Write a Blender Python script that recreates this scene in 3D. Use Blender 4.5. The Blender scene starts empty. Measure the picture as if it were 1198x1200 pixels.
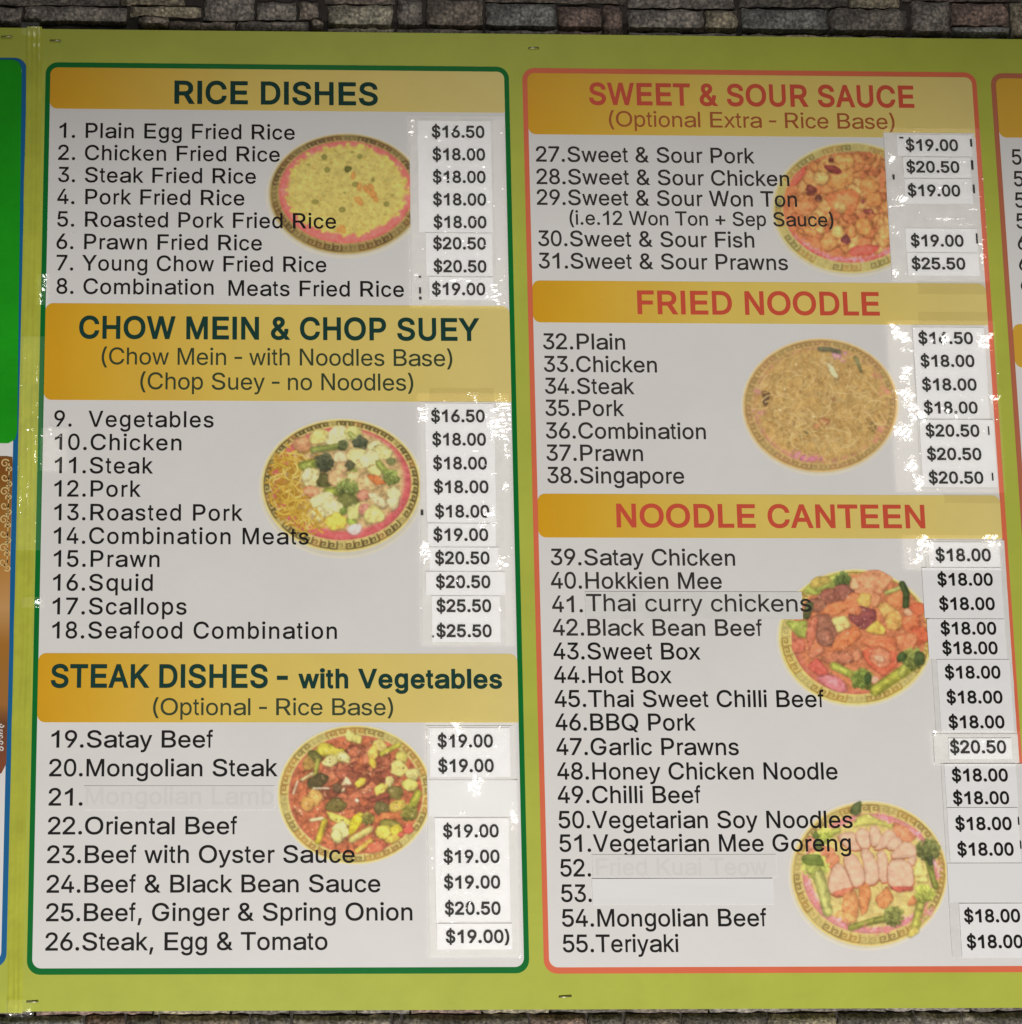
import bpy, bmesh, math, random
import numpy as np
from mathutils import Matrix, Vector

# ---------------------------------------------------------------- camera, world, lamps, exposure
SC = bpy.context.scene
COL = SC.collection
F = 1250.0                                   # focal length in photo pixels (photo 1198 x 1200)
PPX, PPY = 599 - 305.26, 600 + 41.25         # principal point: the picture is a crop of a wider frame
RX, RY, RZ = -0.09659835, -0.01555678, 0.00301900
BASE_Z = 1.80                                # height of the board-plane origin above the floor

def _rot(rx, ry, rz):
    cx, sx, cy, sy, cz, sz = math.cos(rx), math.sin(rx), math.cos(ry), math.sin(ry), math.cos(rz), math.sin(rz)
    return np.array([[cz, -sz, 0], [sz, cz, 0], [0, 0, 1]]) @ np.array([[cy, 0, sy], [0, 1, 0], [-sy, 0, cy]]) @ np.array([[1, 0, 0], [0, cx, -sx], [0, sx, cx]])
R = _rot(RX, RY, RZ)
CAM = -R.T @ np.array([0, 0, F])             # camera in board millimetres (u right, v down, w into the wall)

def W(u, v, w=0.0):                          # board millimetres -> world metres
    return Vector((u / 1000, w / 1000, BASE_Z - v / 1000))
def P(x, y, w=0.0):                          # photo pixel -> (u, v) on the plane at depth w
    d = R.T @ np.array([(x - PPX) / F, (y - PPY) / F, 1.0])
    k = (w - CAM[2]) / d[2]
    q = CAM + k * d
    return q[0], q[1]

cd = bpy.data.cameras.new('camera')
cam = bpy.data.objects.new('camera', cd); COL.objects.link(cam)
rt, dn, fw = R[0], R[1], R[2]
def vw(a): return Vector((a[0], a[2], -a[1]))
M = Matrix.Identity(4)
for i, a in enumerate((vw(rt), -vw(dn), -vw(fw))):
    for j in range(3): M[j][i] = a[j]
M.translation = W(*CAM)
cam.matrix_world = M
cd.sensor_fit = 'HORIZONTAL'; cd.sensor_width = 36.0; cd.lens = F * 36 / 1198
cd.shift_x = (599 - PPX) / 1198; cd.shift_y = (PPY - 600) / 1198
cd.clip_start = 0.01; cd.clip_end = 100
SC.camera = cam

wd = bpy.data.worlds.new('World'); SC.world = wd; wd.use_nodes = True
wd.node_tree.nodes['Background'].inputs[0].default_value = (1.0, 0.96, 0.92, 1)
wd.node_tree.nodes['Background'].inputs[1].default_value = 0.035

def lamp(name, pos, aim, size, power, col, size_y=None, spread=180):
    l = bpy.data.lights.new(name, 'AREA'); l.energy = power; l.color = col; l.size = size
    if size_y: l.shape = 'RECTANGLE'; l.size_y = size_y
    l.spread = math.radians(spread)
    o = bpy.data.objects.new(name, l); COL.objects.link(o)
    p, q = W(*pos), W(*aim)
    o.location = p; o.rotation_euler = (q - p).to_track_quat('-Z', 'Y').to_euler()
    return o
sl = bpy.data.lights.new('added_low_spot', 'SPOT'); sl.energy = 690; sl.color = (1.0, 0.965, 0.925); sl.shadow_soft_size = .16  # spot added low in front of the board; cone edge placed to darken its top
sl.spot_size = 2 * math.acos(.597); sl.spot_blend = .0447
so = bpy.data.objects.new('added_low_spot', sl); COL.objects.link(so)
so.location = W(380, 3200, -2900); so.rotation_euler = Vector((0, 1, 0)).to_track_quat('-Z', 'Y').to_euler()
PANEL = (520, -2350, -1800)
lamp('ceiling_panel', PANEL, (400, 0, 0), 1.6, 13.0, (1.0, 0.97, 0.94), 0.9)

vs = SC.view_settings
vs.view_transform = 'Standard'; vs.look = 'None'; vs.exposure = 0.0; vs.gamma = 1.0; vs.use_curve_mapping = False

# ---------------------------------------------------------------- helpers
def lin(c): 
    c = np.asarray(c, float) / 255
    return np.where(c <= .04045, c / 12.92, ((c + .055) / 1.055) ** 2.4)
def alb(obs, paper=(196, 193, 188), k=.78):  # observed colour next to observed paper white -> base colour
    a = np.clip(lin(obs) / lin(paper) * k, .003, .9)
    return (a[0], a[1], a[2], 1)

def nodes(name):
    m = bpy.data.materials.new(name); m.use_nodes = True
    return m, m.node_tree.nodes, m.node_tree.links, m.node_tree.nodes['Principled BSDF']
def ramp(N, stops, mode='LINEAR'):
    r = N.new('ShaderNodeValToRGB'); r.color_ramp.interpolation = mode
    e = r.color_ramp.elements
    while len(e) < len(stops): e.new(.5)
    for k, (p, c) in zip(e, stops): k.position = p; k.color = c
    return r
def print_mat(name, col, rough=.42, spec=.3, dirt=.05, scale=14, grad=None, wave=.0):
    """flat print under a dull laminate: slight mottling of the ink, faint waviness of the film"""
    m, N, L, b = nodes(name)
    b.inputs['Roughness'].default_value = rough; b.inputs['Specular IOR Level'].default_value = spec
    tc = N.new('ShaderNodeTexCoord')
    if grad:
        sp = N.new('ShaderNodeSeparateXYZ'); L.new(tc.outputs['Generated'], sp.inputs[0])
        r = ramp(N, grad); L.new(sp.outputs['X'], r.inputs[0]); src = r.outputs[0]
    else:
        rgb = N.new('ShaderNodeRGB'); rgb.outputs[0].default_value = col; src = rgb.outputs[0]
    geo = N.new('ShaderNodeNewGeometry')
    nz = N.new('ShaderNodeTexNoise'); nz.inputs['Scale'].default_value = scale; nz.inputs['Detail'].default_value = 6; nz.inputs['Roughness'].default_value = .62
    L.new(geo.outputs['Position'], nz.inputs['Vector'])
    mr = N.new('ShaderNodeMapRange'); mr.inputs['From Min'].default_value = .3; mr.inputs['From Max'].default_value = .7
    mr.inputs['To Min'].default_value = 1 - dirt; mr.inputs['To Max'].default_value = 1 + dirt * .6
    L.new(nz.outputs['Fac'], mr.inputs['Value'])
    mx = N.new('ShaderNodeVectorMath'); mx.operation = 'SCALE'
    L.new(src, mx.inputs[0]); L.new(mr.outputs[0], mx.inputs['Scale']); L.new(mx.outputs[0], b.inputs['Base Color'])
    n2 = N.new('ShaderNodeTexNoise'); n2.inputs['Scale'].default_value = 90; n2.inputs['Detail'].default_value = 3
    L.new(geo.outputs['Position'], n2.inputs['Vector'])
    bp = N.new('ShaderNodeBump'); bp.inputs['Strength'].default_value = .06 + wave; bp.inputs['Distance'].default_value = .002
    L.new(n2.outputs['Fac'], bp.inputs['Height']); L.new(bp.outputs[0], b.inputs['Normal'])
    return m

MAT = {}
MAT['lime'] = print_mat('lime_print', (.47, .52, .075, 1), spec=.2, dirt=.08)
MAT['paper'] = print_mat('white_print', (.79, .775, .755, 1), dirt=.035, scale=9)
MAT['green_frame'] = print_mat('green_ink', (.004, .165, .03, 1), spec=.15)
MAT['red_frame'] = print_mat('coral_ink', (.76, .17, .085, 1), spec=.15)
MAT['brown_frame'] = print_mat('brown_ink', (.50, .16, .085, 1))
MAT['blue_frame'] = print_mat('blue_ink', (.008, .13, .33, 1))
GOLD = [(0, (.74, .38, .015, 1)), (.10, (.77, .44, .03, 1)), (.42, (.80, .595, .125, 1)), (1, (.80, .66, .235, 1))]
MAT['gold'] = print_mat('gold_ink', None, grad=GOLD, dirt=.04)
MAT['gold2'] = print_mat('gold_ink_plain', (.72, .42, .05, 1))
MAT['ink'] = print_mat('black_ink', (.015, .014, .013, 1), rough=.6, spec=.12)
MAT['ink_faded'] = print_mat('faded_black_ink', (.040, .037, .034, 1), rough=.6, spec=.12)
MAT['ink_brown'] = print_mat('brown_black_ink', (.10, .062, .025, 1), rough=.5)
MAT['ink_teal'] = print_mat('dark_teal_ink', (.011, .050, .040, 1), rough=.6, spec=.12)
MAT['ink_olive'] = print_mat('dark_olive_ink', (.040, .060, .028, 1), rough=.5)
MAT['ink_red'] = print_mat('red_ink', (.66, .095, .05, 1), rough=.5)
MAT['ink_rust'] = print_mat('rust_ink', (.42, .115, .035, 1), rough=.5)
MAT['label'] = print_mat('label_paper', (.87, .868, .872, 1), rough=.6, dirt=.03, scale=40, wave=.05)
MAT['old_label'] = print_mat('aged_label_paper', (.755, .745, .725, 1), rough=.6, dirt=.06, scale=60, wave=.08)
MAT['foam'] = print_mat('foam_board', (.42, .40, .36, 1), rough=.8)
MAT['bright_green'] = print_mat('bright_green_vinyl', (.016, .36, .014, 1), rough=.22, dirt=.2, scale=7, wave=.25)

def attr_mat(name, rough=.42):
    m, N, L, b = nodes(name)
    a = N.new('ShaderNodeAttribute'); a.attribute_name = 'ink'
    L.new(a.outputs['Color'], b.inputs['Base Color'])
    b.inputs['Roughness'].default_value = rough; b.inputs['Specular IOR Level'].default_value = .3
    return m
MAT['photo'] = attr_mat('printed_photo')

def tape_mat(name, milk=.035, tint=(.80, .78, .72, 1), rough=.08, gloss=.36):
    m, N, L, b = nodes(name)
    out = N['Material Output']; N.remove(b)
    tr = N.new('ShaderNodeBsdfTransparent'); gl = N.new('ShaderNodeBsdfGlossy'); gl.inputs['Roughness'].default_value = rough
    df = N.new('ShaderNodeBsdfDiffuse'); df.inputs['Color'].default_value = tint
    m1 = N.new('ShaderNodeMixShader'); m1.inputs[0].default_value = milk
    L.new(tr.outputs[0], m1.inputs[1]); L.new(df.outputs[0], m1.inputs[2])
    tr.inputs['Color'].default_value = (.985, .985, .98, 1)
    gl.inputs['Color'].default_value = (gloss, gloss, gloss, 1)
    m2 = N.new('ShaderNodeAddShader'); L.new(m1.outputs[0], m2.inputs[0]); L.new(gl.outputs[0], m2.inputs[1])
    L.new(m2.outputs[0], out.inputs['Surface'])
    return m
MAT['tape'] = tape_mat('clear_tape_film')
MAT['tape_yellow'] = tape_mat('yellowed_tape_film', .10, (.52, .44, .20, 1), gloss=.04)
MAT['white_film'] = tape_mat('white_cover_film', .80, (.875, .865, .84, 1), rough=.5, gloss=.02)
MAT['white_film2'] = tape_mat('white_cover_paper', .94, (.84, .84, .84, 1), rough=.5, gloss=.02)

def metal_mat():
    m, N, L, b = nodes('staple_steel')
    b.inputs['Metallic'].default_value = 1; b.inputs['Roughness'].default_value = .35
    b.inputs['Base Color'].default_value = (.42, .40, .36, 1)
    return m
MAT['steel'] = metal_mat()
def seam_mat():
    m = print_mat('lime_vinyl_tape', (.50, .53, .065, 1), rough=.13, spec=.6, dirt=.14, scale=22)
    return m
MAT['seam'] = seam_mat()

def stone_mat():
    m, N, L, b = nodes('ledge_stone')
    oi = N.new('ShaderNodeObjectInfo'); tc = N.new('ShaderNodeTexCoord')
    n1 = N.new('ShaderNodeTexNoise'); n1.inputs['Scale'].default_value = 45; n1.inputs['Detail'].default_value = 8; n1.inputs['Roughness'].default_value = .7
    L.new(tc.outputs['Object'], n1.inputs['Vector'])
    r1 = ramp(N, [(.30, (.28, .27, .26, 1)), (.5, (.85, .84, .83, 1)), (.70, (1.75, 1.7, 1.6, 1))])
    L.new(n1.outputs['Fac'], r1.inputs[0])
    mx = N.new('ShaderNodeMix'); mx.data_type = 'RGBA'; mx.blend_type = 'MULTIPLY'; mx.inputs[0].default_value = 1
    n5 = N.new('ShaderNodeTexNoise'); n5.inputs['Scale'].default_value = 260; n5.inputs['Detail'].default_value = 5; L.new(tc.outputs['Object'], n5.inputs['Vector'])
    r5 = ramp(N, [(.34, (.45, .45, .45, 1)), (.5, (.95, .95, .95, 1)), (.66, (1.7, 1.68, 1.62, 1))]); L.new(n5.outputs['Fac'], r5.inputs[0])  # fine stone grain; bright flecks also put speckle highlights into the colour
    my = N.new('ShaderNodeMix'); my.data_type = 'RGBA'; my.blend_type = 'MULTIPLY'; my.inputs[0].default_value = 1
    L.new(oi.outputs['Color'], mx.inputs[6]); L.new(r1.outputs[0], mx.inputs[7]); L.new(mx.outputs[2], my.inputs[6]); L.new(r5.outputs[0], my.inputs[7]); L.new(my.outputs[2], b.inputs['Base Color'])
    b.inputs['Roughness'].default_value = .5; b.inputs['Specular IOR Level'].default_value = .4
    n2 = N.new('ShaderNodeTexNoise'); n2.inputs['Scale'].default_value = 170; n2.inputs['Detail'].default_value = 6; n2.inputs['Roughness'].default_value = .65
    L.new(tc.outputs['Object'], n2.inputs['Vector'])
    bp = N.new('ShaderNodeBump'); bp.inputs['Strength'].default_value = .9; bp.inputs['Distance'].default_value = .004
    L.new(n2.outputs['Fac'], bp.inputs['Height']); L.new(bp.outputs[0], b.inputs['Normal'])
    return m
MAT['stone'] = stone_mat()
MAT['mortar'] = print_mat('dark_mortar', (.050, .043, .037, 1), rough=.9, dirt=.4, scale=70)

def link(name, me, mat, parent=None, loc=None):
    o = bpy.data.objects.new(name, me); COL.objects.link(o)
    if mat is not None: me.materials.append(MAT[mat] if isinstance(mat, str) else mat)
    if loc is not None: o.location = loc
    if parent is not None: o.parent = parent
    return o
def tag(o, label, cat, group=None, kind=None):
    if label: o['label'] = label
    if cat: o['category'] = cat
    if group: o['group'] = group
    if kind: o['kind'] = kind
    return o
def empty(name, loc=(0, 0, 0)):
    o = bpy.data.objects.new(name, None); COL.objects.link(o); o.location = loc; o.empty_display_size = .05
    return o
def mesh(name, v, f):
    me = bpy.data.meshes.new(name); me.from_pydata([tuple(p) for p in v], [], f); me.update()
    return me

def rrect(u0, v0, u1, v1, r, n=6):
    """rounded rectangle outline in board mm; r = radius or (tl, tr, br, bl)"""
    if not isinstance(r, (tuple, list)): r = (r,) * 4
    pts = []
    for (cx, cy, a0, rr) in ((u0, v0, 180, r[0]), (u1, v0, 270, r[1]), (u1, v1, 0, r[2]), (u0, v1, 90, r[3])):
        if rr <= 0: pts.append((cx, cy)); continue
        sx = 1 if cx == u0 else -1; sy = 1 if cy == v0 else -1
        for k in range(n + 1):
            a = math.radians(a0 + 90 * k / n)
            pts.append((cx + sx * rr + rr * math.cos(a), cy + sy * rr + rr * math.sin(a)))
    return pts
def flat(name, pts, w, mat, parent=None, thick=0.12):
    """thin printed sheet: outline in board mm, front face at depth w, real thickness"""
    n = len(pts)
    v = [W(u, q, w) for u, q in pts] + [W(u, q, w + thick) for u, q in pts]
    f = [list(range(n))[::-1]] + [[i, (i + 1) % n, n + (i + 1) % n, n + i] for i in range(n)]
    me = mesh(name, v, f)
    me.calc_loop_triangles()
    if me.polygons[0].normal.y > 0: me.flip_normals()
    return link(name, me, mat, parent)

# ---------------------------------------------------------------- lettering
FONT = None
try:
    import os
    FONT = bpy.data.fonts.load(os.path.join(bpy.utils.system_resource('DATAFILES'), 'fonts', 'Inter.woff2'))
except Exception:
    FONT = None
from mathutils.geometry import delaunay_2d_cdt
# ink extents and advances of a grotesque face, in thousandths of the body size
ADV = dict(zip('ABCDEFGHIJKLMNOPQRSTUVWXYZ', (667, 667, 722, 722, 667, 611, 778, 722, 278, 500, 667, 556, 833, 722, 778, 667, 778, 722, 667, 611, 722, 667, 944, 667, 667, 611)))
ADV.update(zip('abcdefghijklmnopqrstuvwxyz', (556, 556, 500, 556, 556, 278, 556, 556, 222, 222, 500, 222, 833, 556, 556, 556, 556, 333, 500, 278, 556, 500, 722, 500, 500, 500)))
ADV.update({c: 556 for c in '0123456789$'}); ADV.update({' ': 278, '.': 278, ',': 278, '&': 667, '(': 333, ')': 333, '-': 333, '+': 584})
INK = dict(A=(14, 654), B=(74, 627), C=(44, 681), D=(81, 674), E=(86, 616), F=(86, 583), G=(48, 704), H=(77, 646), I=(91, 188), K=(76, 663), L=(76, 537), M=(73, 761), N=(76, 646), O=(39, 739), P=(86, 622), Q=(39, 739), R=(88, 684), S=(49, 620), T=(14, 597), U=(79, 644), V=(20, 647), W=(16, 928), X=(19, 648), Y=(14, 653),
           a=(36, 530), b=(58, 517), c=(30, 477), d=(35, 499), e=(40, 516), f=(14, 262), g=(40, 499), h=(65, 491), i=(67, 155), k=(67, 501), l=(67, 155), m=(65, 769), n=(65, 491), o=(35, 521), p=(58, 517), r=(77, 332), s=(32, 464), t=(14, 257), u=(68, 489), v=(8, 492), w=(14, 709), x=(11, 490), y=(11, 489))
INK.update({'0': (37, 519), '1': (101, 359), '2': (26, 507), '3': (34, 522), '4': (25, 523), '5': (32, 514), '6': (38, 518), '7': (37, 523), '8': (38, 517), '9': (42, 514), '.': (87, 191), ',': (87, 191), '&': (44, 645), '(': (68, 299), ')': (34, 265), '-': (44, 289), '+': (39, 545), '$': (32, 520)})
_gc = {}
CAPREF = None
def _rect(x0, x1, y1): return np.array([(x0, 0), (x0, y1), (x1, y1), (x1, 0)])
PLAIN = {'I': _rect(.093, .188, .716), 'l': _rect(.066, .154, .716),
         '1': np.array([(.373, 0), (.285, 0), (.285, .56), (.245, .525), (.202, .495), (.155, .470), (.109, .454), (.109, .539), (.165, .568), (.215, .602), (.255, .637), (.290, .677), (.312, .716), (.373, .716)])}
def glyph(ch, off):
    """outline of one character -> (vertices, triangles), ink fitted to the widths above; off thickens the strokes"""
    if (ch, off) in _gc: return _gc[ch, off]
    global CAPREF
    cu = bpy.data.curves.new('t', 'FONT'); cu.body = ch; cu.size = 1; cu.resolution_u = 4; cu.fill_mode = 'NONE'
    if FONT: cu.font = FONT
    o = bpy.data.objects.new('t', cu); COL.objects.link(o)
    dg = bpy.context.evaluated_depsgraph_get()
    me = bpy.data.meshes.new_from_object(o.evaluated_get(dg), depsgraph=dg)
    co = [(v.co.x, v.co.y) for v in me.vertices]
    nb = {}
    for e in me.edges:
        p, q = e.vertices; nb.setdefault(p, []).append(q); nb.setdefault(q, []).append(p)
    bpy.data.objects.remove(o); bpy.data.curves.remove(cu); bpy.data.meshes.remove(me)
    seen = set(); loops = []
    for st in range(len(co)):
        if st in seen or st not in nb: continue
        lp = [st]; seen.add(st)
        nxt = st + 1 if st + 1 in nb[st] else nb[st][0]
        while nxt not in seen:
            lp.append(nxt); seen.add(nxt)
            c = [k for k in nb[nxt] if k not in seen]
            if not c: break
            nxt = c[0]
        pts = []
        for k in lp:
            if not pts or math.hypot(co[k][0] - pts[-1][0], co[k][1] - pts[-1][1]) > 1e-5: pts.append(co[k])
        if len(pts) > 2: loops.append(np.array(pts))
    if CAPREF is None: CAPREF = max(p[:, 1].max() for p in loops)      # first call is made with H
    ref = CAPREF
    loops = [p * (.716 / ref) for p in loops]
    if ch in PLAIN: loops = [PLAIN[ch]]
    area = lambda p: .5 * float(np.sum(p[:, 0] * np.roll(p[:, 1], -1) - np.roll(p[:, 0], -1) * p[:, 1]))
    ars = [area(p) for p in loops]
    big = max(range(len(loops)), key=lambda k: abs(ars[k])); sg = 1 if ars[big] > 0 else -1
    allp = np.concatenate(loops); x0, x1 = allp[:, 0].min(), allp[:, 0].max()
    a, b = INK.get(ch, (x0 * 1000, x1 * 1000)); a, b = a / 1000, b / 1000
    if ch == '1': a, b = (.109, .373) if off < .01 else (.085, .395)
    if ch in 'Iil.,-|':                     # keep the natural stem of narrow characters
        m_, h_ = (a + b) / 2, (x1 - x0) / 2
        a, b = m_ - h_ - off, m_ + h_ + off
    elif off > .01: a, b = a - .006, b + .006
    ys = .965 if ch in 'acemnorsuvwxyz' else 1.0
    res = []
    for p in loops:
        p = p.copy(); p[:, 0] = a + (p[:, 0] - x0) * (b - a - 2 * off) / (x1 - x0) + off
        p[:, 1] *= ys
        if off > .01: p[:, 1] = off * .9 + p[:, 1] * (1 - 1.8 * off / .716)
        if off:
            d1 = p - np.roll(p, 1, 0); d2 = np.roll(p, -1, 0) - p
            d1 /= np.linalg.norm(d1, axis=1)[:, None] + 1e-9; d2 /= np.linalg.norm(d2, axis=1)[:, None] + 1e-9
            n1 = np.stack([d1[:, 1], -d1[:, 0]], 1) * sg; n2 = np.stack([d2[:, 1], -d2[:, 0]], 1) * sg
            m = n1 + n2; ln = np.maximum((m * m).sum(1), .8)
            p = p + off * m * (2 / ln)[:, None]
        res.append(p)
    # union of the (overlapping) contours: constrained triangulation, keep triangles of non-zero winding
    pts, eds = [], []
    for p in res:
        n0 = len(pts); pts += [Vector((float(x), float(y))) for x, y in p]
        eds += [(n0 + i, n0 + (i + 1) % len(p)) for i in range(len(p))]
    cv, _, cf = delaunay_2d_cdt(pts, eds, [], 0, 1e-6, False)[:3]
    V = np.array([(v.x, v.y, 0) for v in cv]); T = []
    for t in cf:
        t = list(t); c = V[t].mean(0); wn = 0
        for p in res:
            q = np.roll(p, -1, 0)
            cr = (q[:, 0] - p[:, 0]) * (c[1] - p[:, 1]) - (c[0] - p[:, 0]) * (q[:, 1] - p[:, 1])
            wn += int(np.sum((p[:, 1] <= c[1]) & (q[:, 1] > c[1]) & (cr > 0))) - int(np.sum((p[:, 1] > c[1]) & (q[:, 1] <= c[1]) & (cr < 0)))
        if wn != 0:
            (xa, ya, _), (xb, yb, _), (xc, yc, _) = V[t[0]], V[t[1]], V[t[2]]
            if (xb - xa) * (yc - ya) - (xc - xa) * (yb - ya) < 0: t = t[::-1]
            T.append(t)
    _gc[ch, off] = (V, T)
    return _gc[ch, off]
_g = glyph('H', 0); _gc.clear()
_tm = {}
def text_mesh(s, off, track=0.0):
    if (s, off, track) in _tm: return _tm[s, off, track]
    x = 0; V = []; T = []; n = 0
    for ch in s:
        if ch != ' ':
            v, t = glyph(ch, off)
            V.append(v + np.array([x, 0, 0])); T += [[n + i for i in q] for q in t]; n += len(v)
        x += ADV.get(ch, 556) / 1000 + track
    _tm[s, off, track] = (np.concatenate(V), T)
    return _tm[s, off, track]
def lettering(name, s, x0, x1, bl, cap, mat, parent, off=0.0, w=-1.0, track=0.0, tilt=0.0):
    """a printed line: ink from photo x0 to x1, baseline at x0 = bl, capital height cap (photo px)"""
    a, T = text_mesh(s, off, track)
    u0, v0 = P(x0, bl, w); u1, _ = P(x1, bl + (x1 - x0) * .008, w); _, vt = P(x0, bl - cap, w)
    mn, mx = a[:, 0].min(), a[:, 0].max()
    sx = (u1 - u0) / (mx - mn); sy = (v0 - vt) / .716
    x = (a[:, 0] - mn) * sx; y = a[:, 1] * sy + x * tilt
    me = mesh(name, np.stack([x / 1000, -a[:, 2] * .00003, y / 1000], 1), T)
    return link(name, me, mat, parent, W(u0, v0, w))

# ---------------------------------------------------------------- stone wall
rng = random.Random(7)
wall = empty('stone_wall', W(300, 1400, 22))
tag(wall, 'rough grey-brown ledge stone wall behind the green menu boards', 'wall')
bpy.context.view_layer.update()
def child_keep(o, parent):
    o.parent = parent; o.matrix_parent_inverse = parent.matrix_world.inverted()
    return o
mort = flat('mortar', [(-1500, -1300), (2200, -1300), (2200, 1300), (-1500, 1300)], 22, 'mortar', None, 60)
bpy.context.view_layer.update(); child_keep(mort, wall)

def stone(u0, v0, u1, v1, col, depth=9.0):
    """one ledge stone: knobbly front, ragged outline, sunk into the mortar"""
    nx = max(3, min(12, int((u1 - u0) / 9))); ny = max(3, min(7, int((v1 - v0) / 6)))
    cu, cv = (u0 + u1) / 2, (v0 + v1) / 2
    hu, hv = (u1 - u0) / 2, (v1 - v0) / 2
    V = []; Fc = []
    for j in range(ny + 1):
        for i in range(nx + 1):
            s, t = 2 * i / nx - 1, 2 * j / ny - 1
            e = max(abs(s), abs(t))
            jit = 1.3
            u = cu + s * hu + rng.uniform(-jit, jit) * (1.0 if e == 1 else .6)
            v = cv + t * hv + rng.uniform(-jit, jit) * (1.0 if e == 1 else .6)
            edge = min((1 - abs(s)) * hu, (1 - abs(t)) * hv)
            h = depth * (.45 + .55 * min(1, edge / 4.5)) + rng.uniform(-1.6, 1.3)
            V.append(W(u, v, 22 - min(h, 9.8)) - W(cu, cv, 22))
    fr = len(V)
    idx = lambda i, j: j * (nx + 1) + i
    for j in range(ny):
        for i in range(nx): Fc.append([idx(i, j), idx(i, j + 1), idx(i + 1, j + 1), idx(i + 1, j)])
    loop = [idx(i, 0) for i in range(nx + 1)] + [idx(nx, j) for j in range(1, ny + 1)] + [idx(i, ny) for i in range(nx - 1, -1, -1)] + [idx(0, j) for j in range(ny - 1, 0, -1)]
    for k in loop:
        p = V[k].copy(); p.y = .003; V.append(p)
    n = len(loop)
    for k in range(n): Fc.append([loop[k], loop[(k + 1) % n], fr + (k + 1) % n, fr + k])
    me = mesh('stone', V, Fc)
    me.shade_smooth()
    o = link('stone', me, 'stone', None, W(cu, cv, 22))
    o.color = col
    o.parent = wall; o.matrix_parent_inverse = WALLI
    return o
WALLI = wall.matrix_world.inverted()
GREY, DARK, TAN, RED, BLUE, PALE, BRN = (.22, .20, .18), (.155, .14, .125), (.31, .275, .205), (.20, .145, .125), (.185, .19, .185), (.32, .30, .24), (.20, .17, .145)
def sc_(c, k=None):
    k = k or rng.uniform(1.1, 1.6)
    return (c[0] * k, c[1] * k, c[2] * k, 1)
TOP = [(-42, 5, 24, 29, DARK), (29, 5, 148, 25, GREY), (153, 5, 236, 16, TAN), (142, -22, 216, 3, TAN), (-40, -22, 139, 3, DARK),
       (162, 18, 197, 30, BRN), (199, 23, 275, 36, BRN), (240, -16, 298, 21, GREY), (278, 23, 362, 38, GREY), (301, 1, 348, 20, GREY),
       (351, 0, 373, 18, BRN), (220, -22, 380, -18, DARK), (366, 21, 379, 34, BRN), (385, 3, 461, 30, PALE), (384, 31, 463, 41, PALE),
       (382, -22, 463, 1, BRN), (467, -3, 495, 30, GREY), (501, -3, 567, 30, BRN), (466, 32, 567, 44, DARK), (571, 2, 653, 31, BLUE),
       (571, 33, 654, 46, DARK), (571, -22, 735, 0, BRN), (657, 6, 706, 33, RED), (657, 35, 706, 48, RED), (709, 3, 732, 46, RED),
       (738, 9, 827, 34, GREY), (738, -20, 862, 6, GREY), (829, 10, 866, 34, TAN), (738, 36, 866, 50, GREY), (872, 8, 972, 36, BLUE),
       (868, -20, 996, 5, DARK), (872, 38, 972, 52, TAN), (976, 8, 1066, 38, DARK), (999, -14, 1056, 6, TAN), (976, 40, 1066, 52, BRN),
       (1071, 0, 1117, 39, GREY), (1119, 2, 1186, 27, RED), (1119, 29, 1186, 41, BLUE), (1059, -22, 1186, -2, BRN), (1189, 2, 1230, 42, TAN),
       (1071, 42, 1186, 54, DARK), (1189, -22, 1260, 0, DARK)]
for x0, y0, x1, y1, c in TOP:
    a, b = P(x0, y0, 14), P(x1, y1, 14)
    stone(a[0], a[1], b[0], b[1], sc_(c))
def row(v0, v1, ua, ub, cuts=None):
    u = ua
    k = 0
    while u < ub:
        wd_ = rng.uniform(45, 150) if not cuts else cuts[k] - u
        stone(u + 1.6, v0 + 1.6, u + wd_ - 1.6, v1 - 1.6, sc_(rng.choice([GREY, DARK, TAN, RED, BLUE, BRN, GREY, DARK])))
        u += wd_; k += 1
        if cuts and k >= len(cuts): break
vt = P(600, -24, 14)[1]
for h in (34, 22, 38, 26):
    row(vt - h, vt, -640, 1150); vt -= h
vt = P(600, -22, 14)[1]
for (ua, ub) in ((-640, P(-44, 0, 14)[0]), (P(1262, 0, 14)[0], 1160)):
    for a_, b_ in ((0, 24), (24, 52), (52, 76)):
        row(vt + a_, vt + b_, ua, ub - 60)
BX = [98, 147, 186, 294, 343, 461, 472, 622, 690, 733, 800, 902, 984, 1076, 1132, 1262]
vb = P(600, 1190, 14)[1]
row(vb, vb + 36, P(-66, 1195, 14)[0], 2000, [P(x, 1195, 14)[0] for x in BX])
row(vb - 30, vb, P(-66, 1195, 14)[0], 1150)
row(vb, vb + 36, -640, P(-66, 1195, 14)[0] - 70)
vb += 36
for h in (30, 24, 38, 28):
    row(vb, vb + h, -640, 1150); vb += h

# ---------------------------------------------------------------- menu boards
UL, UR = P(33, 600)[0], 1500.0
VT, VB = -637.7, 523.8
board = empty('menu_board', (0, 0, 0))
tag(board, 'lime green laminated menu board printed with white rice, noodle and steak dish price panels', 'menu board')
side = empty('menu_board', (0, 0, 0))
tag(side, 'lime green board with a blue framed panel, joined beside the rice dishes menu', 'menu board')
flat('backing', rrect(UL, VT, 1480, VB, 0), 0, 'lime', board, 9)
flat('backing', rrect(-900, VT - 1.2, UL - 1.0, VB + 1.5, 0), 0.3, 'lime', side, 9)

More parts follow.
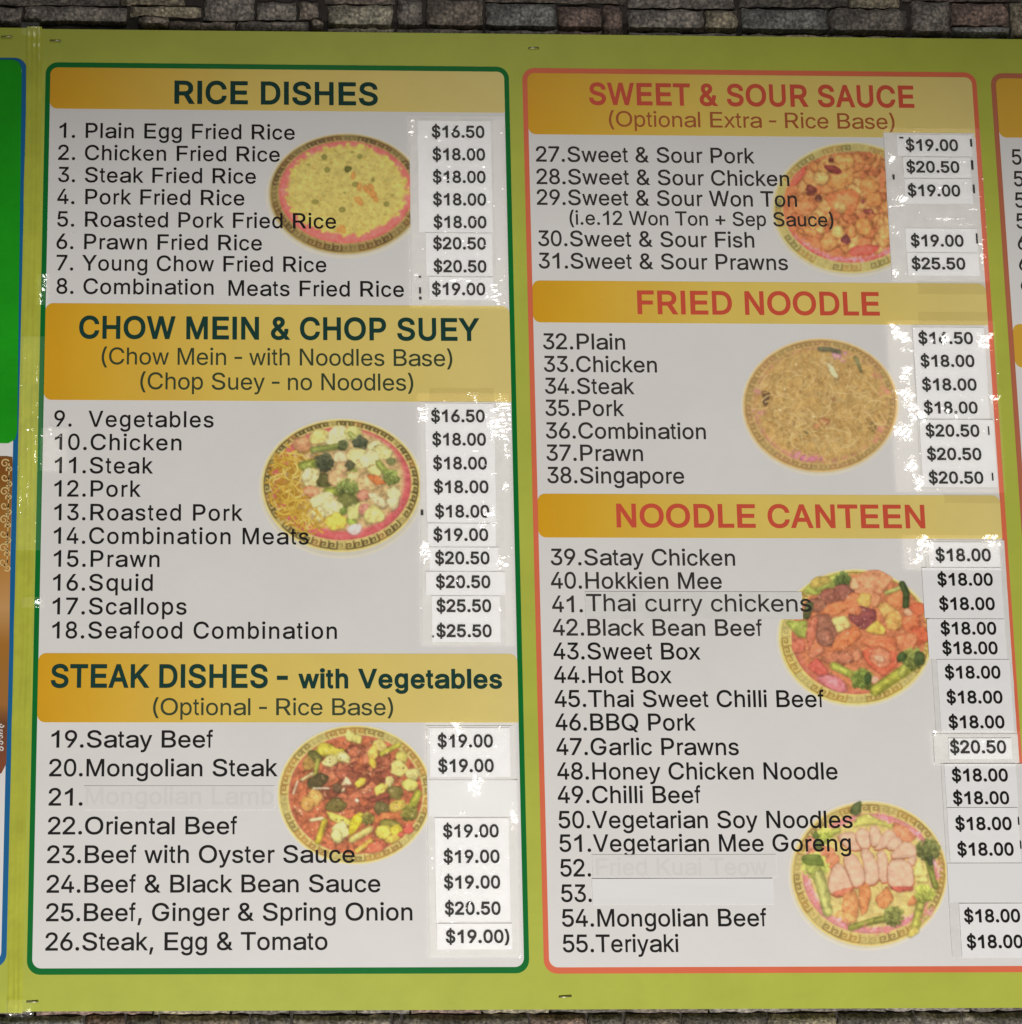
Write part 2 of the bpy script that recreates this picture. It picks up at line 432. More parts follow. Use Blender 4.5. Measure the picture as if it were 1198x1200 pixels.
def panel(parent, u0, v0, u1, v1, frame, label, fw=7.0):
    p = flat('menu_panel', rrect(u0, v0, u1, v1, 15), -.15, frame, parent)
    p['label'] = label; p['inner'] = (u0 + fw - 1.1, u1 - fw + 1.1, v0 + fw - .4)
    flat('paper_sheet', rrect(u0 + fw - 1, v0 + fw, u1 - fw + 1, v1 - fw, 10), -.3, 'paper', p)
    return p
p1 = panel(board, -251.2, -594.8, 316.7, 484.0, 'green_frame', 'white panel in a green frame listing dishes 1 to 26')
p2 = panel(board, 333.3, -593.6, 897.7, 484.6, 'red_frame', 'white panel in a coral frame listing dishes 27 to 55')
p3 = panel(board, 915.7, -593.0, 1465, 484.6, 'brown_frame', 'white panel in a brown frame, mostly cut off')
p0 = panel(side, -880, -600.0, -274.2, 476.0, 'blue_frame', 'panel in a blue frame with green and orange fields')

def band(parent, x0, x1, y0, y1, mat='gold', rl=9):
    xm = (x0 + x1) / 2
    ua, ub = parent['inner'][0], parent['inner'][1]
    va = P(x0 + 40, y0)[1] if y0 > 95 else parent['inner'][2]; vb_ = P(x0 + 40, y1)[1]
    flat('header_band', rrect(ua, va, ub, vb_, (rl, rl, 2, rl)), -.42, mat, parent)
band(p1, 57.0, 590, 79.3, 127.5); band(p1, 54.5, 598, 355.5, 468.8); band(p1, 46, 605, 765.5, 846.5)
band(p2, 620, 1143, 88, 157.6); band(p2, 625, 1156, 329, 378); band(p2, 633, 1174, 578.7, 630)
band(p3, 1171, 1740, 91, 161.5, 'gold2'); band(p3, 1187, 1780, 380, 431, 'gold2')

# headings
HB = .027
def head(p, s, x0, x1, bl, cap, mat, off=HB): lettering('heading', s, x0, x1, bl, cap, mat, p, off, -.55)
head(p1, 'RICE DISHES', 204.3, 443, 121.3, 27, 'ink_teal')
head(p1, 'CHOW MEIN & CHOP SUEY', 92.5, 562.5, 396.7, 26.7, 'ink_teal')
head(p1, '(Chow Mein - with Noodles Base)', 119, 530.4, 426.8, 19.6, 'ink_olive', .004)
head(p1, '(Chop Suey - no Noodles)', 164.3, 484.6, 456, 19.6, 'ink_olive', .004)
head(p1, 'STEAK DISHES -', 59.4, 337.5, 806, 27.6, 'ink_teal')
head(p1, 'with Vegetables', 349.6, 588.8, 806.8, 23.0, 'ink_teal', .03)
head(p1, '(Optional - Rice Base)', 179.3, 461, 838, 19.6, 'ink_olive', .004)
head(p2, 'SWEET & SOUR SAUCE', 690.8, 1072, 122.6, 26, 'ink_red')
head(p2, '(Optional Extra - Rice Base)', 714, 1049, 148, 18, 'ink_rust', .004)
head(p2, 'FRIED NOODLE', 747.5, 1031.6, 368, 27.6, 'ink_red', .023)
head(p2, 'NOODLE CANTEEN', 723, 1085, 618, 27.6, 'ink_red', .023)

LEFT = [('1. Plain Egg Fried Rice', 69.5, 345.5, 161), ('2. Chicken Fried Rice', 68, 328, 187), ('3. Steak Fried Rice', 68, 300, 213),
        ('4. Pork Fried Rice', 67, 286.5, 238.7), ('5. Roasted Pork Fried Rice', 67, 394, 265.2), ('6. Prawn Fried Rice', 66, 307, 291.5),
        ('7. Young Chow Fried Rice', 66, 382.6, 316.5), ('8. Combination', 66, 250.4, 344), ('Meats Fried Rice', 267.8, 473.6, 346.3),
        ('9.', 63.4, 84, 499.6), ('Vegetables', 103.5, 250.4, 500), ('10.Chicken', 64, 212.7, 527), ('11.Steak', 64, 179.3, 554.3), ('12.Pork', 63.4, 165, 581.7),
        ('13.Roasted Pork', 63.4, 284.5, 609.4), ('14.Combination Meats', 62.8, 362, 637), ('15.Prawn', 62.8, 187, 664), ('16.Squid', 62, 179, 692),
        ('17.Scallops', 61.4, 218.7, 719.8), ('18.Seafood Combination', 61, 395, 748),
        ('19.Satay Beef', 60, 249.7, 876), ('20.Mongolian Steak', 57.4, 325.5, 909.7), ('21.', 56.8, 96.8, 944), ('22.Oriental Beef', 56, 278, 977.8),
        ('23.Beef with Oyster Sauce', 55, 415.9, 1011.5), ('24.Beef & Black Bean Sauce', 54.4, 446, 1046.2), ('25.Beef, Ginger & Spring Onion', 53.8, 483.6, 1079.6),
        ('26.Steak, Egg & Tomato', 53, 384, 1114)]
for s, x0, x1, bl in LEFT:
    lettering('menu_line', s, x0, x1, bl, 17.2 + (bl - 161) / 953 * 3.4, 'ink', p1, .010, -.5, .045 if 490 < bl < 760 else (.02 if bl < 400 else 0))
lettering('menu_line', 'Mongolian Lamb', 100.2, 320.5, 942.7, 20, 'ink', p1, .010, -.5)
RIGHT = [('27.Sweet & Sour Pork', 628.4, 884.8, 189), ('28.Sweet & Sour Chicken', 629, 925.5, 215.4), ('29.Sweet & Sour Won Ton', 629.4, 934.6, 239.7),
         ('30.Sweet & Sour Fish', 631, 884.5, 288), ('31.Sweet & Sour Prawns', 631.7, 924, 314.2), ('(i.e.12 Won Ton + Sep Sauce)', 667.8, 977.3, 263),
         ('32.Plain', 636.7, 733, 409), ('33.Chicken', 637.7, 770.3, 435.5), ('34.Steak', 639, 744, 461.2), ('35.Pork', 639.4, 732, 487),
         ('36.Combination', 640, 827.7, 513.6), ('37.Prawn', 640.7, 754, 539.7), ('38.Singapore', 641.7, 802.3, 566),
         ('39.Satay Chicken', 645.7, 862, 662.2), ('40.Hokkien Mee', 646, 846.4, 689.6), ('41.', 647.4, 683.5, 717.3), ('42.Black Bean Beef', 648.4, 893.8, 744.7),
         ('43.Sweet Box', 649, 821.4, 772.6), ('44.Hot Box', 649.7, 787.6, 800.3), ('45.Thai Sweet Chilli Beef', 650.4, 966.3, 828.4), ('46.BBQ Pork', 651.4, 816, 856),
         ('47.Garlic Prawns', 652.4, 866.4, 884.8), ('48.Honey Chicken Noodle', 653.4, 982.3, 913.5), ('49.Chilli Beef', 654, 821.7, 941.2),
         ('50.Vegetarian Soy Noodles', 655, 1000, 970.6), ('51.Vegetarian Mee Goreng', 656, 998, 998.2), ('52.', 657, 693, 1027.2), ('53.', 658, 694, 1057),
         ('54.Mongolian Beef', 659, 899, 1086), ('55.Teriyaki', 660, 795.8, 1116)]
for s, x0, x1, bl in RIGHT:
    cap = 17.6 + (bl - 189) / 927 * 2.6
    if s[0] == '(': cap = 16.2
    lettering('menu_line', s, x0, x1, bl, cap, 'ink_faded' if bl < 750 else 'ink', p2, .010, -.5)
lettering('menu_line', 'Fried Kuai Teow', 699, 899.6, 1025.7, 19.5, 'ink', p2, .010, -.5)
for k, (x0, bl) in enumerate([(1186.7, 192.5), (1189, 218), (1190.5, 243), (1192, 267.5), (1193.5, 292.5), (1195, 317), (1197, 341)]):
    lettering('menu_line', '%d.' % (56 + k), x0, x0 + 30, bl, 17.5, 'ink_faded', p3, .010, -.5)

# ---------------------------------------------------------------- printed dish pictures
NR = np.random.RandomState(11)
def vnoise(shape, cell, seed):
    r = np.random.RandomState(seed)
    h, w = shape
    gh, gw = int(h / cell) + 3, int(w / cell) + 3
    g = r.rand(gh, gw)
    y = np.arange(h) / cell; x = np.arange(w) / cell
    yi, xi = y.astype(int), x.astype(int); fy, fx = (y - yi)[:, None], (x - xi)[None, :]
    fy = fy * fy * (3 - 2 * fy); fx = fx * fx * (3 - 2 * fx)
    g00 = g[yi][:, xi]; g10 = g[yi + 1][:, xi]; g01 = g[yi][:, xi + 1]; g11 = g[yi + 1][:, xi + 1]
    return (g00 * (1 - fx) + g01 * fx) * (1 - fy) + (g10 * (1 - fx) + g11 * fx) * fy

class Dish:
    def __init__(s, ox, oy, sc, zw, zh, paper, seed):
        s.ox, s.oy, s.sc, s.paper = ox, oy, sc, np.array(paper, float)
        s.st = sc / 1.3
        s.xs = np.arange(0, zw, s.st); s.ys = np.arange(0, zh, s.st)
        s.X, s.Y = np.meshgrid(s.xs, s.ys)
        s.c = np.ones(s.X.shape + (3,)) * s.paper
        s.m = np.zeros(s.X.shape)
        s.n1 = vnoise(s.X.shape, 2.2, seed); s.n2 = vnoise(s.X.shape, 6, seed + 1); s.n3 = vnoise(s.X.shape, 1.0, seed + 2)
        s.r = random.Random(seed); s.clip = None
    def win(s, x0, y0, x1, y1):
        a = max(0, int(x0 / s.st) - 1); b = max(0, int(y0 / s.st) - 1)
        return slice(b, max(b, int(y1 / s.st) + 2)), slice(a, max(a, int(x1 / s.st) + 2))
    def put(s, w, d, col, soft, shade=.3, thick=14, nz=.15, alpha=1.0, keep=False, hl=.0):
        """d: signed depth inside the shape, zoom px"""
        if d.size == 0: return
        k = np.clip(d / soft + .5, 0, 1) * alpha
        if keep: k = k * (s.m[w] > .5)
        if s.clip is not None: k = k * s.clip[w]
        t = np.clip(d / thick, 0, 1)
        col = np.array(col, float)
        f = (1 - shade * (1 - t)) * (1 + nz * ((s.n1[w] - .5) * .8 + (s.n2[w] - .5) * 1.1 + (s.n3[w] - .5) * .25)) + hl * t
        cc = np.clip(col[None, None, :] * f[..., None], 0, 255)
        s.c[w] = s.c[w] * (1 - k[..., None]) + cc * k[..., None]
        if not keep: s.m[w] = np.maximum(s.m[w], k)
    def ell(s, cx, cy, rx, ry, col, rot=0, soft=5, shade=.3, thick=None, nz=.15, alpha=1, keep=False, hl=0):
        e = max(rx, ry) + soft + 3
        w = s.win(cx - e, cy - e, cx + e, cy + e)
        X, Y = s.X[w] - cx, s.Y[w] - cy
        c_, s_ = math.cos(math.radians(rot)), math.sin(math.radians(rot))
        a, b = X * c_ + Y * s_, -X * s_ + Y * c_
        d = (1 - np.sqrt((a / rx) ** 2 + (b / ry) ** 2)) * min(rx, ry)
        s.put(w, d, col, soft, shade, thick or min(rx, ry) * .6, nz, alpha, keep, hl)
    def seg(s, X, Y, p, q):
        px, py = p; dx, dy = q[0] - px, q[1] - py
        t = np.clip(((X - px) * dx + (Y - py) * dy) / (dx * dx + dy * dy + 1e-9), 0, 1)
        return np.hypot(X - px - t * dx, Y - py - t * dy)
    def line(s, pts, width, col, soft=4, shade=.35, nz=.1, alpha=1, keep=False, hl=0):
        xs = [p[0] for p in pts]; ys = [p[1] for p in pts]; e = width + soft
        w = s.win(min(xs) - e, min(ys) - e, max(xs) + e, max(ys) + e)
        X, Y = s.X[w], s.Y[w]
        if X.size == 0: return
        d = np.full(X.shape, 1e9)
        for p, q in zip(pts, pts[1:]): d = np.minimum(d, s.seg(X, Y, p, q))
        s.put(w, width / 2 - d, col, soft, shade, width / 2, nz, alpha, keep, hl)
    def poly(s, pts, col, soft=5, shade=.3, thick=16, nz=.15, alpha=1, rnd=True, keep=False, hl=0):
        if rnd:                                  # round the outline off once
            q = []
            for i in range(len(pts)):
                a, b = np.array(pts[i], float), np.array(pts[(i + 1) % len(pts)], float)
                q += [tuple(a * .75 + b * .25), tuple(a * .25 + b * .75)]
            pts = q
        xs = [p[0] for p in pts]; ys = [p[1] for p in pts]; e = soft + 2
        w = s.win(min(xs) - e, min(ys) - e, max(xs) + e, max(ys) + e)
        X, Y = s.X[w], s.Y[w]
        if X.size == 0: return
        d = np.full(X.shape, 1e9); ins = np.zeros(X.shape, bool)
        for p, q in zip(pts, pts[1:] + pts[:1]):
            d = np.minimum(d, s.seg(X, Y, p, q))
            c1 = (p[1] > Y) != (q[1] > Y)
            ins ^= c1 & (X < (q[0] - p[0]) * (Y - p[1]) / (q[1] - p[1] + 1e-9) + p[0])
        s.put(w, np.where(ins, d, -d), col, soft, shade, thick, nz, alpha, keep, hl)
    def blob(s, cx, cy, r, col, n=9, jag=.3, asp=1.0, rot=0, **k):
        pts = []
        c_, s_ = math.cos(math.radians(rot)), math.sin(math.radians(rot))
        for i in range(n):
            a = 2 * math.pi * i / n; rr = r * (1 + s.r.uniform(-jag, jag))
            x, y = rr * math.cos(a) * asp, rr * math.sin(a)
            pts.append((cx + x * c_ - y * s_, cy + x * s_ + y * c_))
        s.poly(pts, col, **k)
    def strand(s, x, y, a, n, step, width, col, bend=.5, **k):
        pts = [(x, y)]; t = s.r.uniform(-bend, bend)
        for i in range(n):
            a += t; t = max(-bend, min(bend, t + s.r.uniform(-.25, .25)))
            x += step * math.cos(a); y += step * math.sin(a); pts.append((x, y))
        s.line(pts, width, col, **k)
    def inside(s, e, k=1.0):
        while True:
            a, b = s.r.uniform(-1, 1), s.r.uniform(-1, 1)
            if a * a + b * b < 1: return e[0] + a * e[2] * k, e[1] + b * e[3] * k
    def plate(s, halo, rim, inner, gold, key_cols, ring, squig, rot=0, n=44, phase=0.0, kw=7.0):
        s.ell(*halo, s.paper * .5 + np.array([228, 214, 168]) / 196 * s.paper * .5, rot, soft=16, shade=.0, nz=.02)
        s.ell(halo[0], halo[1], halo[2] - 14, halo[3] - 14, s.paper * np.array([.99, .975, .90]), rot, soft=14, shade=0, nz=.02)
        s.ell(rim[0], rim[1], rim[2] + 8, rim[3] + 8, np.array(gold) * 1.12, rot, soft=6, shade=0, nz=.05)
        s.ell(*rim, gold, rot, soft=5, shade=.0, nz=.10)
        # fret band: squared spirals set round the rim
        c_, s_ = math.cos(math.radians(rot)), math.sin(math.radians(rot))
        unit = [(.02, .0), (.02, 1), (.86, 1), (.86, .3), (.38, .3), (.38, .66), (.62, .66)]
        th = np.linspace(0, 2 * math.pi, 721); mrx, mry = (rim[2] + inner[2]) / 2, (rim[3] + inner[3]) / 2
        arc = np.concatenate([[0], np.cumsum(np.hypot(np.diff(mrx * np.cos(th)), np.diff(mry * np.sin(th))))])
        for i in range(n):
            col = key_cols[i % len(key_cols)]
            if col is None: continue
            pts = []
            for (a, b) in unit:
                t = np.interp(((i + a + phase) % n) / n * arc[-1], arc, th); b = .16 + .68 * b
                ex = inner[0] + (rim[0] - inner[0]) * b + (inner[2] + (rim[2] - inner[2]) * b) * math.cos(t)
                ey = inner[1] + (rim[1] - inner[1]) * b + (inner[3] + (rim[3] - inner[3]) * b) * math.sin(t)
                pts.append((ex, ey))
            s.line(pts, kw, np.array(col) * .86, soft=5, shade=0, nz=.1)
        s.ell(inner[0], inner[1], inner[2] + 4, inner[3] + 4, np.array(gold) * 1.1, rot, soft=5, shade=0, nz=.05)
        s.ell(*inner, ring, rot, soft=5, shade=.1, thick=20, nz=.14)
        for i in range(150):
            t = s.r.uniform(0, 2 * math.pi); k = s.r.uniform(.86, .97)
            x, y = inner[0] + inner[2] * k * math.cos(t), inner[1] + inner[3] * k * math.sin(t)
            a = t + math.pi / 2 + s.r.uniform(-.6, .6)
            s.strand(x, y, a, 5, 7, 4.5, squig, bend=1.0, soft=5, shade=0, alpha=.55)
    def broccoli(s, x, y, r, stem, col_h, col_s, sw=30):
        """floret head with stem to the point stem"""
        ch, cs = np.array(col_h, float) * 1.12 + 6, np.array(col_s, float)
        mid = ((x + stem[0]) / 2 + s.r.uniform(-4, 4), (y + stem[1]) / 2)
        s.line([(x + 3, y + 8), (mid[0] + 3, mid[1] + 8), (stem[0] + 3, stem[1] + 8)], sw, cs * .5, soft=16, shade=0, alpha=.5)
        s.line([(x, y), mid, stem], sw, cs, shade=.22, nz=.2, soft=7)
        s.line([(x - sw * .12, y - sw * .1), (mid[0] - sw * .12, mid[1] - sw * .1), stem], sw * .4, np.clip(cs * 1.12 + 8, 0, 250), shade=0, soft=9, alpha=.5)
        for k in range(5):
            a = math.atan2(y - stem[1], x - stem[0]) + s.r.uniform(-1.1, 1.1)
            s.line([mid, (x + r * .75 * math.cos(a), y + r * .75 * math.sin(a))], sw * .35, cs * s.r.uniform(.85, 1.05), shade=.2, soft=6)
        s.blob(x, y, r * .82, ch * .78, 11, .2, soft=9, shade=.15, nz=.4)
        for k in range(int(r * 1.7)):
            a, q = s.r.uniform(0, 6.28), r * math.sqrt(s.r.random())
            px_, py_ = x + q * math.cos(a) * 1.05, y + q * math.sin(a)
            f = .78 + .5 * (.5 - .5 * (q * math.sin(a)) / r) + s.r.uniform(-.16, .16)
            s.blob(px_, py_, s.r.uniform(6, 13), np.clip(ch * f, 0, 255), 7, .3, soft=7, shade=.12, nz=.2, alpha=.9)
        for k in range(int(r * .5)):
            a, q = s.r.uniform(0, 6.28), r * math.sqrt(s.r.random()) * .9
            s.ell(x + q * math.cos(a), y + q * math.sin(a), 4, 3.5, ch * s.r.choice([.55, 1.45]), soft=6, shade=0, alpha=.55)
    def clip_to(s, cx, cy, rx, ry, wob=.0):
        a = np.arctan2(s.Y - cy, s.X - cx)
        d = 1 - np.sqrt(((s.X - cx) / rx) ** 2 + ((s.Y - cy) / ry) ** 2) + wob * (s.n2 - .5)
        s.clip = np.clip(d * min(rx, ry) / 6 + .5, 0, 1)
    def build(s, parent, label):
        h, w = s.m.shape
        ok = s.m > .02
        uv = [[P(s.ox + x / s.sc, s.oy + y / s.sc) for x in (s.xs[0], s.xs[-1])] for y in (s.ys[0], s.ys[-1])]
        A = np.array(uv)
        fx = np.linspace(0, 1, w)[None, :, None]; fy = np.linspace(0, 1, h)[:, None, None]
        UV = (A[0, 0] * (1 - fx) + A[0, 1] * fx) * (1 - fy) + (A[1, 0] * (1 - fx) + A[1, 1] * fx) * fy
        # light unsharp contrast of the print, then observed -> base colour
        c = np.clip(s.c, 0, 255)
        c = s.paper + (c - s.paper) * np.clip(s.m, 0, 1)[..., None]
        for _ in range(2):
            q = np.pad(c, ((1, 1), (1, 1), (0, 0)), mode='edge'); c = (q[:-2, 1:-1] + q[2:, 1:-1] + q[1:-1, :-2] + q[1:-1, 2:] + 3 * q[1:-1, 1:-1]) / 7
        g_ = c.mean(-1, keepdims=True); c = g_ + (c - g_) * .92
        al = np.clip(lin(c) / lin(s.paper) * np.array([.79, .775, .755]), .003, .9)
        faces = ok[:-1, :-1] & ok[1:, :-1] & ok[:-1, 1:] & ok[1:, 1:]
        idx = np.arange(h * w).reshape(h, w)
        q = np.stack([idx[:-1, :-1], idx[1:, :-1], idx[1:, 1:], idx[:-1, 1:]], -1)[faces]
        used = np.unique(q); rem = np.full(h * w, -1); rem[used] = np.arange(len(used)); q = rem[q]
        co = np.zeros((len(used), 3)); U = UV.reshape(-1, 2)[used]
        co[:, 0] = U[:, 0] / 1000; co[:, 1] = -.00038; co[:, 2] = BASE_Z - U[:, 1] / 1000
        me = bpy.data.meshes.new('dish_picture')
        me.vertices.add(len(co)); me.vertices.foreach_set('co', co.ravel())
        me.loops.add(q.size); me.loops.foreach_set('vertex_index', q.ravel())
        me.polygons.add(len(q)); me.polygons.foreach_set('loop_start', np.arange(0, q.size, 4))
        at = me.attributes.new('ink', 'FLOAT_COLOR', 'POINT')
        rgba = np.ones((len(used), 4)); rgba[:, :3] = al.reshape(-1, 3)[used]
        at.data.foreach_set('color', rgba.ravel())
        me.update(); me.validate()
        o = link('dish_picture', me, 'photo', parent)
        if label: o['label'] = label
        return o

# 1 fried rice
d = Dish(305, 145, 5.99, 1240, 1018, (160, 154, 149), 21)
d.plate((600, 505, 562, 440), (600, 495, 528, 414), (600, 483, 470, 358), (135, 112, 62), [(70, 48, 28), (70, 48, 28), (95, 60, 30), (95, 60, 30), (112, 92, 52), (112, 92, 52)], (190, 88, 78), (205, 130, 112), n=46)
d.clip_to(600, 483, 462, 350)
fe = (605, 470, 412, 305)
d.ell(*fe, (172, 151, 76), soft=24, shade=.0, nz=.12)
for i in range(150):
    t = d.r.uniform(0, 6.28); k = d.r.uniform(.93, 1.06)
    d.blob(fe[0] + fe[2] * k * math.cos(t), fe[1] + fe[3] * k * math.sin(t), d.r.uniform(8, 18), (172, 150, 68), jag=.5, soft=7, shade=0)
for i in range(1500):
    x, y = d.inside(fe, .98); f = d.r.uniform(.9, 1.12); a = d.r.uniform(0, 3.14)
    d.line([(x, y), (x + 13 * math.cos(a), y + 13 * math.sin(a))], 6, np.array((176, 155, 79)) * f, soft=5, shade=.08, alpha=.7)
for i in range(150):
    x, y = d.inside(fe, .97); a = d.r.uniform(-.6, .8); c = d.r.choice([(140, 108, 45), (150, 112, 40), (128, 100, 45), (165, 118, 50)])
    d.line([(x, y), (x + d.r.uniform(8, 26) * math.cos(a), y + 14 * math.sin(a))], 6, c, soft=5, shade=0, alpha=.6)
for (x, y) in [(690, 440), (740, 455), (790, 500), (810, 535), (690, 545), (760, 480), (780, 445), (650, 370), (580, 740), (550, 745)]:
    d.blob(x, y, d.r.uniform(14, 26), (190, 125, 58), asp=1.5, rot=d.r.uniform(0, 90), shade=.15, soft=8)
for (x, y, a, b) in [(450, 238, 23, 22), (470, 326, 24, 22), (698, 233, 21, 20), (665, 430, 24, 22), (385, 553, 30, 18), (575, 607, 27, 22), (885, 567, 21, 22), (592, 488, 9, 8), (790, 397, 14, 18), (925, 505, 14, 8), (645, 202, 15, 7), (340, 290, 10, 8)]:
    d.ell(x, y, a * .85, b * .85, (108, 100, 42), soft=9, shade=.2, hl=.12, alpha=.9)
d.poly([(595, 295), (655, 310), (610, 355), (588, 330)], (96, 92, 36), shade=.3)
d.build(p1, 'printed picture of yellow fried rice with peas on a round plate')

# 2 chow mein
d = Dish(300, 480, 5.99, 1198, 1078, (187, 184, 178), 33)
d.plate((600, 553, 582, 492), (598, 535, 550, 458), (600, 522, 490, 397), (192, 172, 100), [(72, 58, 30), (72, 58, 30), (80, 62, 28), (80, 62, 28), (165, 145, 78), (72, 58, 30), (72, 58, 30), (140, 85, 40)], (200, 92, 88), (225, 140, 135), n=50)
d.clip_to(600, 530, 528, 440, .05)
d.ell(620, 500, 420, 355, (190, 158, 104), soft=30, shade=0, nz=.3)
YN = [(232, 192, 74), (222, 178, 62), (242, 208, 104), (210, 162, 56)]
for i in range(60):
    d.strand(d.r.uniform(95, 330), d.r.uniform(290, 800), d.r.uniform(0, 6.28), 7, 20, 17, (178, 128, 44), bend=.5, soft=5, shade=.1)
for i in range(105):
    t = d.r.random(); y = 260 + 560 * t
    x = d.r.uniform(95, 330) + (110 if y > 720 else 0) + (40 if y < 330 else 0)
    if ((x - 600) / 540) ** 2 + ((y - 530) / 440) ** 2 > .93: continue
    d.strand(x, y, d.r.uniform(0, 6.28), 6, 19, 13, d.r.choice(YN), bend=.45, soft=5, shade=.38, hl=.06)
def wok(d, lst):
    """pieces of food, back to front: each with a soft cast shade, rounded body and a wet highlight"""
    for it in lst:
        k = it[0]
        if k in 'pb':
            if k == 'p':
                pts = it[1]; cx, cy = np.mean([p[0] for p in pts]), np.mean([p[1] for p in pts])
                r = .5 * (np.ptp([p[0] for p in pts]) + np.ptp([p[1] for p in pts])) / 2; asp, rot = 1, 0; col = it[2]
                q = []
                for p1_, p2_ in zip(pts, pts[1:] + pts[:1]):
                    q += [p1_, ((p1_[0] + p2_[0]) / 2 + d.r.uniform(-.08, .08) * r, (p1_[1] + p2_[1]) / 2 + d.r.uniform(-.08, .08) * r)]
                pts = q
            else:
                cx, cy, r, col = it[1:5]; asp = it[5] if len(it) > 5 else 1; rot = it[6] if len(it) > 6 else d.r.uniform(-20, 20)
                r *= 1.08; pts = []; c_, s_ = math.cos(math.radians(rot)), math.sin(math.radians(rot))
                for i in range(11):
                    a = 2 * math.pi * i / 11; rr = r * (1 + d.r.uniform(-.24, .2)); x, y = rr * math.cos(a) * asp, rr * math.sin(a)
                    pts.append((cx + x * c_ - y * s_, cy + x * s_ + y * c_))
            col = np.array(col, float)
            d.poly([(x + 3, y + 7) for x, y in pts], col * .55, soft=18, shade=0, alpha=.5)
            d.poly(pts, col * 1.02, soft=8, shade=.16, thick=12, nz=.26)
            d.poly([(cx + (x - cx) * .62 - r * .1, cy + (y - cy) * .55 - r * .16) for x, y in pts], np.clip(col * 1.1 + 6, 0, 250), soft=r * .35, shade=0, nz=.2, alpha=.55)
            if d.r.random() < .5:
                x, y = cx + d.r.uniform(-.4, .3) * r, cy + d.r.uniform(-.5, .1) * r
                d.ell(x, y, r * .2, r * .08, np.clip(col * 1.15 + 28, 0, 250), rot=d.r.uniform(-50, 50), soft=6, shade=0, alpha=.6)
            if d.r.random() < .6:
                x, y = cx + d.r.uniform(-.4, .4) * r, cy + d.r.uniform(0, .5) * r
                d.line([(x, y), (x + r * d.r.uniform(-.5, .5), y + r * .2)], 5, col * .72, soft=7, shade=0, alpha=.6)
        elif k == 'br': d.broccoli(*it[1:])
        elif k == 'l': d.line([(x + 3, y + 7) for x, y in it[1]], it[2], np.array(it[3]) * .55, soft=16, shade=0, alpha=.45); d.line(it[1], it[2], it[3], shade=.22, soft=8, nz=.25); d.line([(x - it[2] * .12, y - it[2] * .12) for x, y in it[1]], it[2] * .4, np.clip(np.array(it[3]) * 1.1 + 8, 0, 250), shade=0, soft=10, alpha=.5)
CREAM, LG, DG, MEAT = (212, 200, 138), (150, 160, 70), (78, 84, 50), (198, 160, 108)
wok(d, [('b', 320, 245, 55, (190, 135, 90), 1.1), ('b', 440, 190, 52, (212, 192, 110), 1.4), ('b', 590, 185, 70, CREAM, 1.2), ('b', 680, 170, 48, (196, 190, 110), 1.2),
        ('p', [(470, 225), (600, 185), (640, 215), (520, 260)], CREAM), ('br', 610, 255, 34, (400, 285), (84, 88, 52), (142, 150, 72), 42),
        ('br', 725, 240, 52, (660, 170), (72, 76, 52), (165, 170, 90), 34), ('b', 840, 270, 55, CREAM, 1, 0), ('b', 890, 300, 50, (200, 190, 120), 1.4, 20),
        ('b', 720, 340, 68, (208, 190, 122), 1.2, 20), ('b', 800, 350, 55, CREAM, 1.3), ('br', 478, 375, 64, (330, 395), (72, 74, 50), (150, 158, 66), 62),
        ('b', 588, 340, 46, (216, 192, 140)), ('b', 600, 410, 40, MEAT, 1.1), ('b', 660, 395, 34, (92, 92, 60)), ('p', [(625, 470), (700, 410), (715, 440), (650, 490)], LG),
        ('b', 390, 480, 70, (208, 192, 128), .95), ('b', 360, 460, 45, CREAM), ('b', 480, 500, 50, (92, 90, 48)), ('b', 565, 485, 56, MEAT, 1.1),
        ('b', 700, 485, 48, (206, 180, 120), 1.2), ('b', 770, 520, 60, (196, 165, 110), 1.3, 20), ('b', 840, 430, 40, (205, 190, 115), 1.3), ('br', 950, 480, 52, (860, 380), (112, 122, 58), (160, 168, 80), 46),
        ('b', 945, 365, 30, (120, 122, 72)), ('p', [(780, 455), (860, 465), (915, 520), (850, 535), (800, 495)], (214, 118, 62)),
        ('br', 640, 570, 78, (500, 580), (104, 112, 54), (148, 156, 62), 60), ('b', 650, 650, 56, (110, 110, 56), 1.3), ('b', 390, 580, 38, (214, 140, 96), 1.4), ('b', 750, 610, 40, (200, 130, 100)),
        ('p', [(780, 590), (840, 585), (935, 665), (890, 700), (830, 660)], (208, 188, 138)), ('b', 965, 590, 46, CREAM), ('p', [(900, 640), (1010, 590), (1000, 680), (960, 715)], (205, 190, 135)),
        ('b', 470, 650, 70, CREAM, 1.1), ('b', 540, 700, 66, (216, 204, 140), 1.2), ('b', 440, 730, 46, CREAM), ('b', 560, 790, 62, (214, 184, 74), 1.3),
        ('p', [(630, 690), (740, 650), (720, 770), (650, 780)], (198, 192, 112)), ('p', [(620, 770), (715, 780), (690, 860)], (142, 160, 62)), ('b', 610, 715, 24, (120, 140, 60)),
        ('b', 760, 700, 40, (196, 128, 104)), ('b', 820, 745, 64, (206, 190, 112), 1.1), ('b', 690, 840, 34, (215, 190, 175), 1.6)])
for i in range(70):
    x, y = d.inside((640, 500, 360, 330)); d.ell(x, y, d.r.uniform(4, 9), d.r.uniform(3, 7), d.r.choice([(120, 85, 55), (228, 214, 160), (110, 80, 50)]), soft=6, shade=0, alpha=.6)
for i in range(22):
    d.strand(d.r.uniform(240, 430), d.r.uniform(690, 850), d.r.uniform(-.3, 1.2), 5, 18, 12, d.r.choice(YN), soft=5, shade=.35)
d.build(p1, 'printed picture of yellow noodles with stir-fried vegetables on a plate')

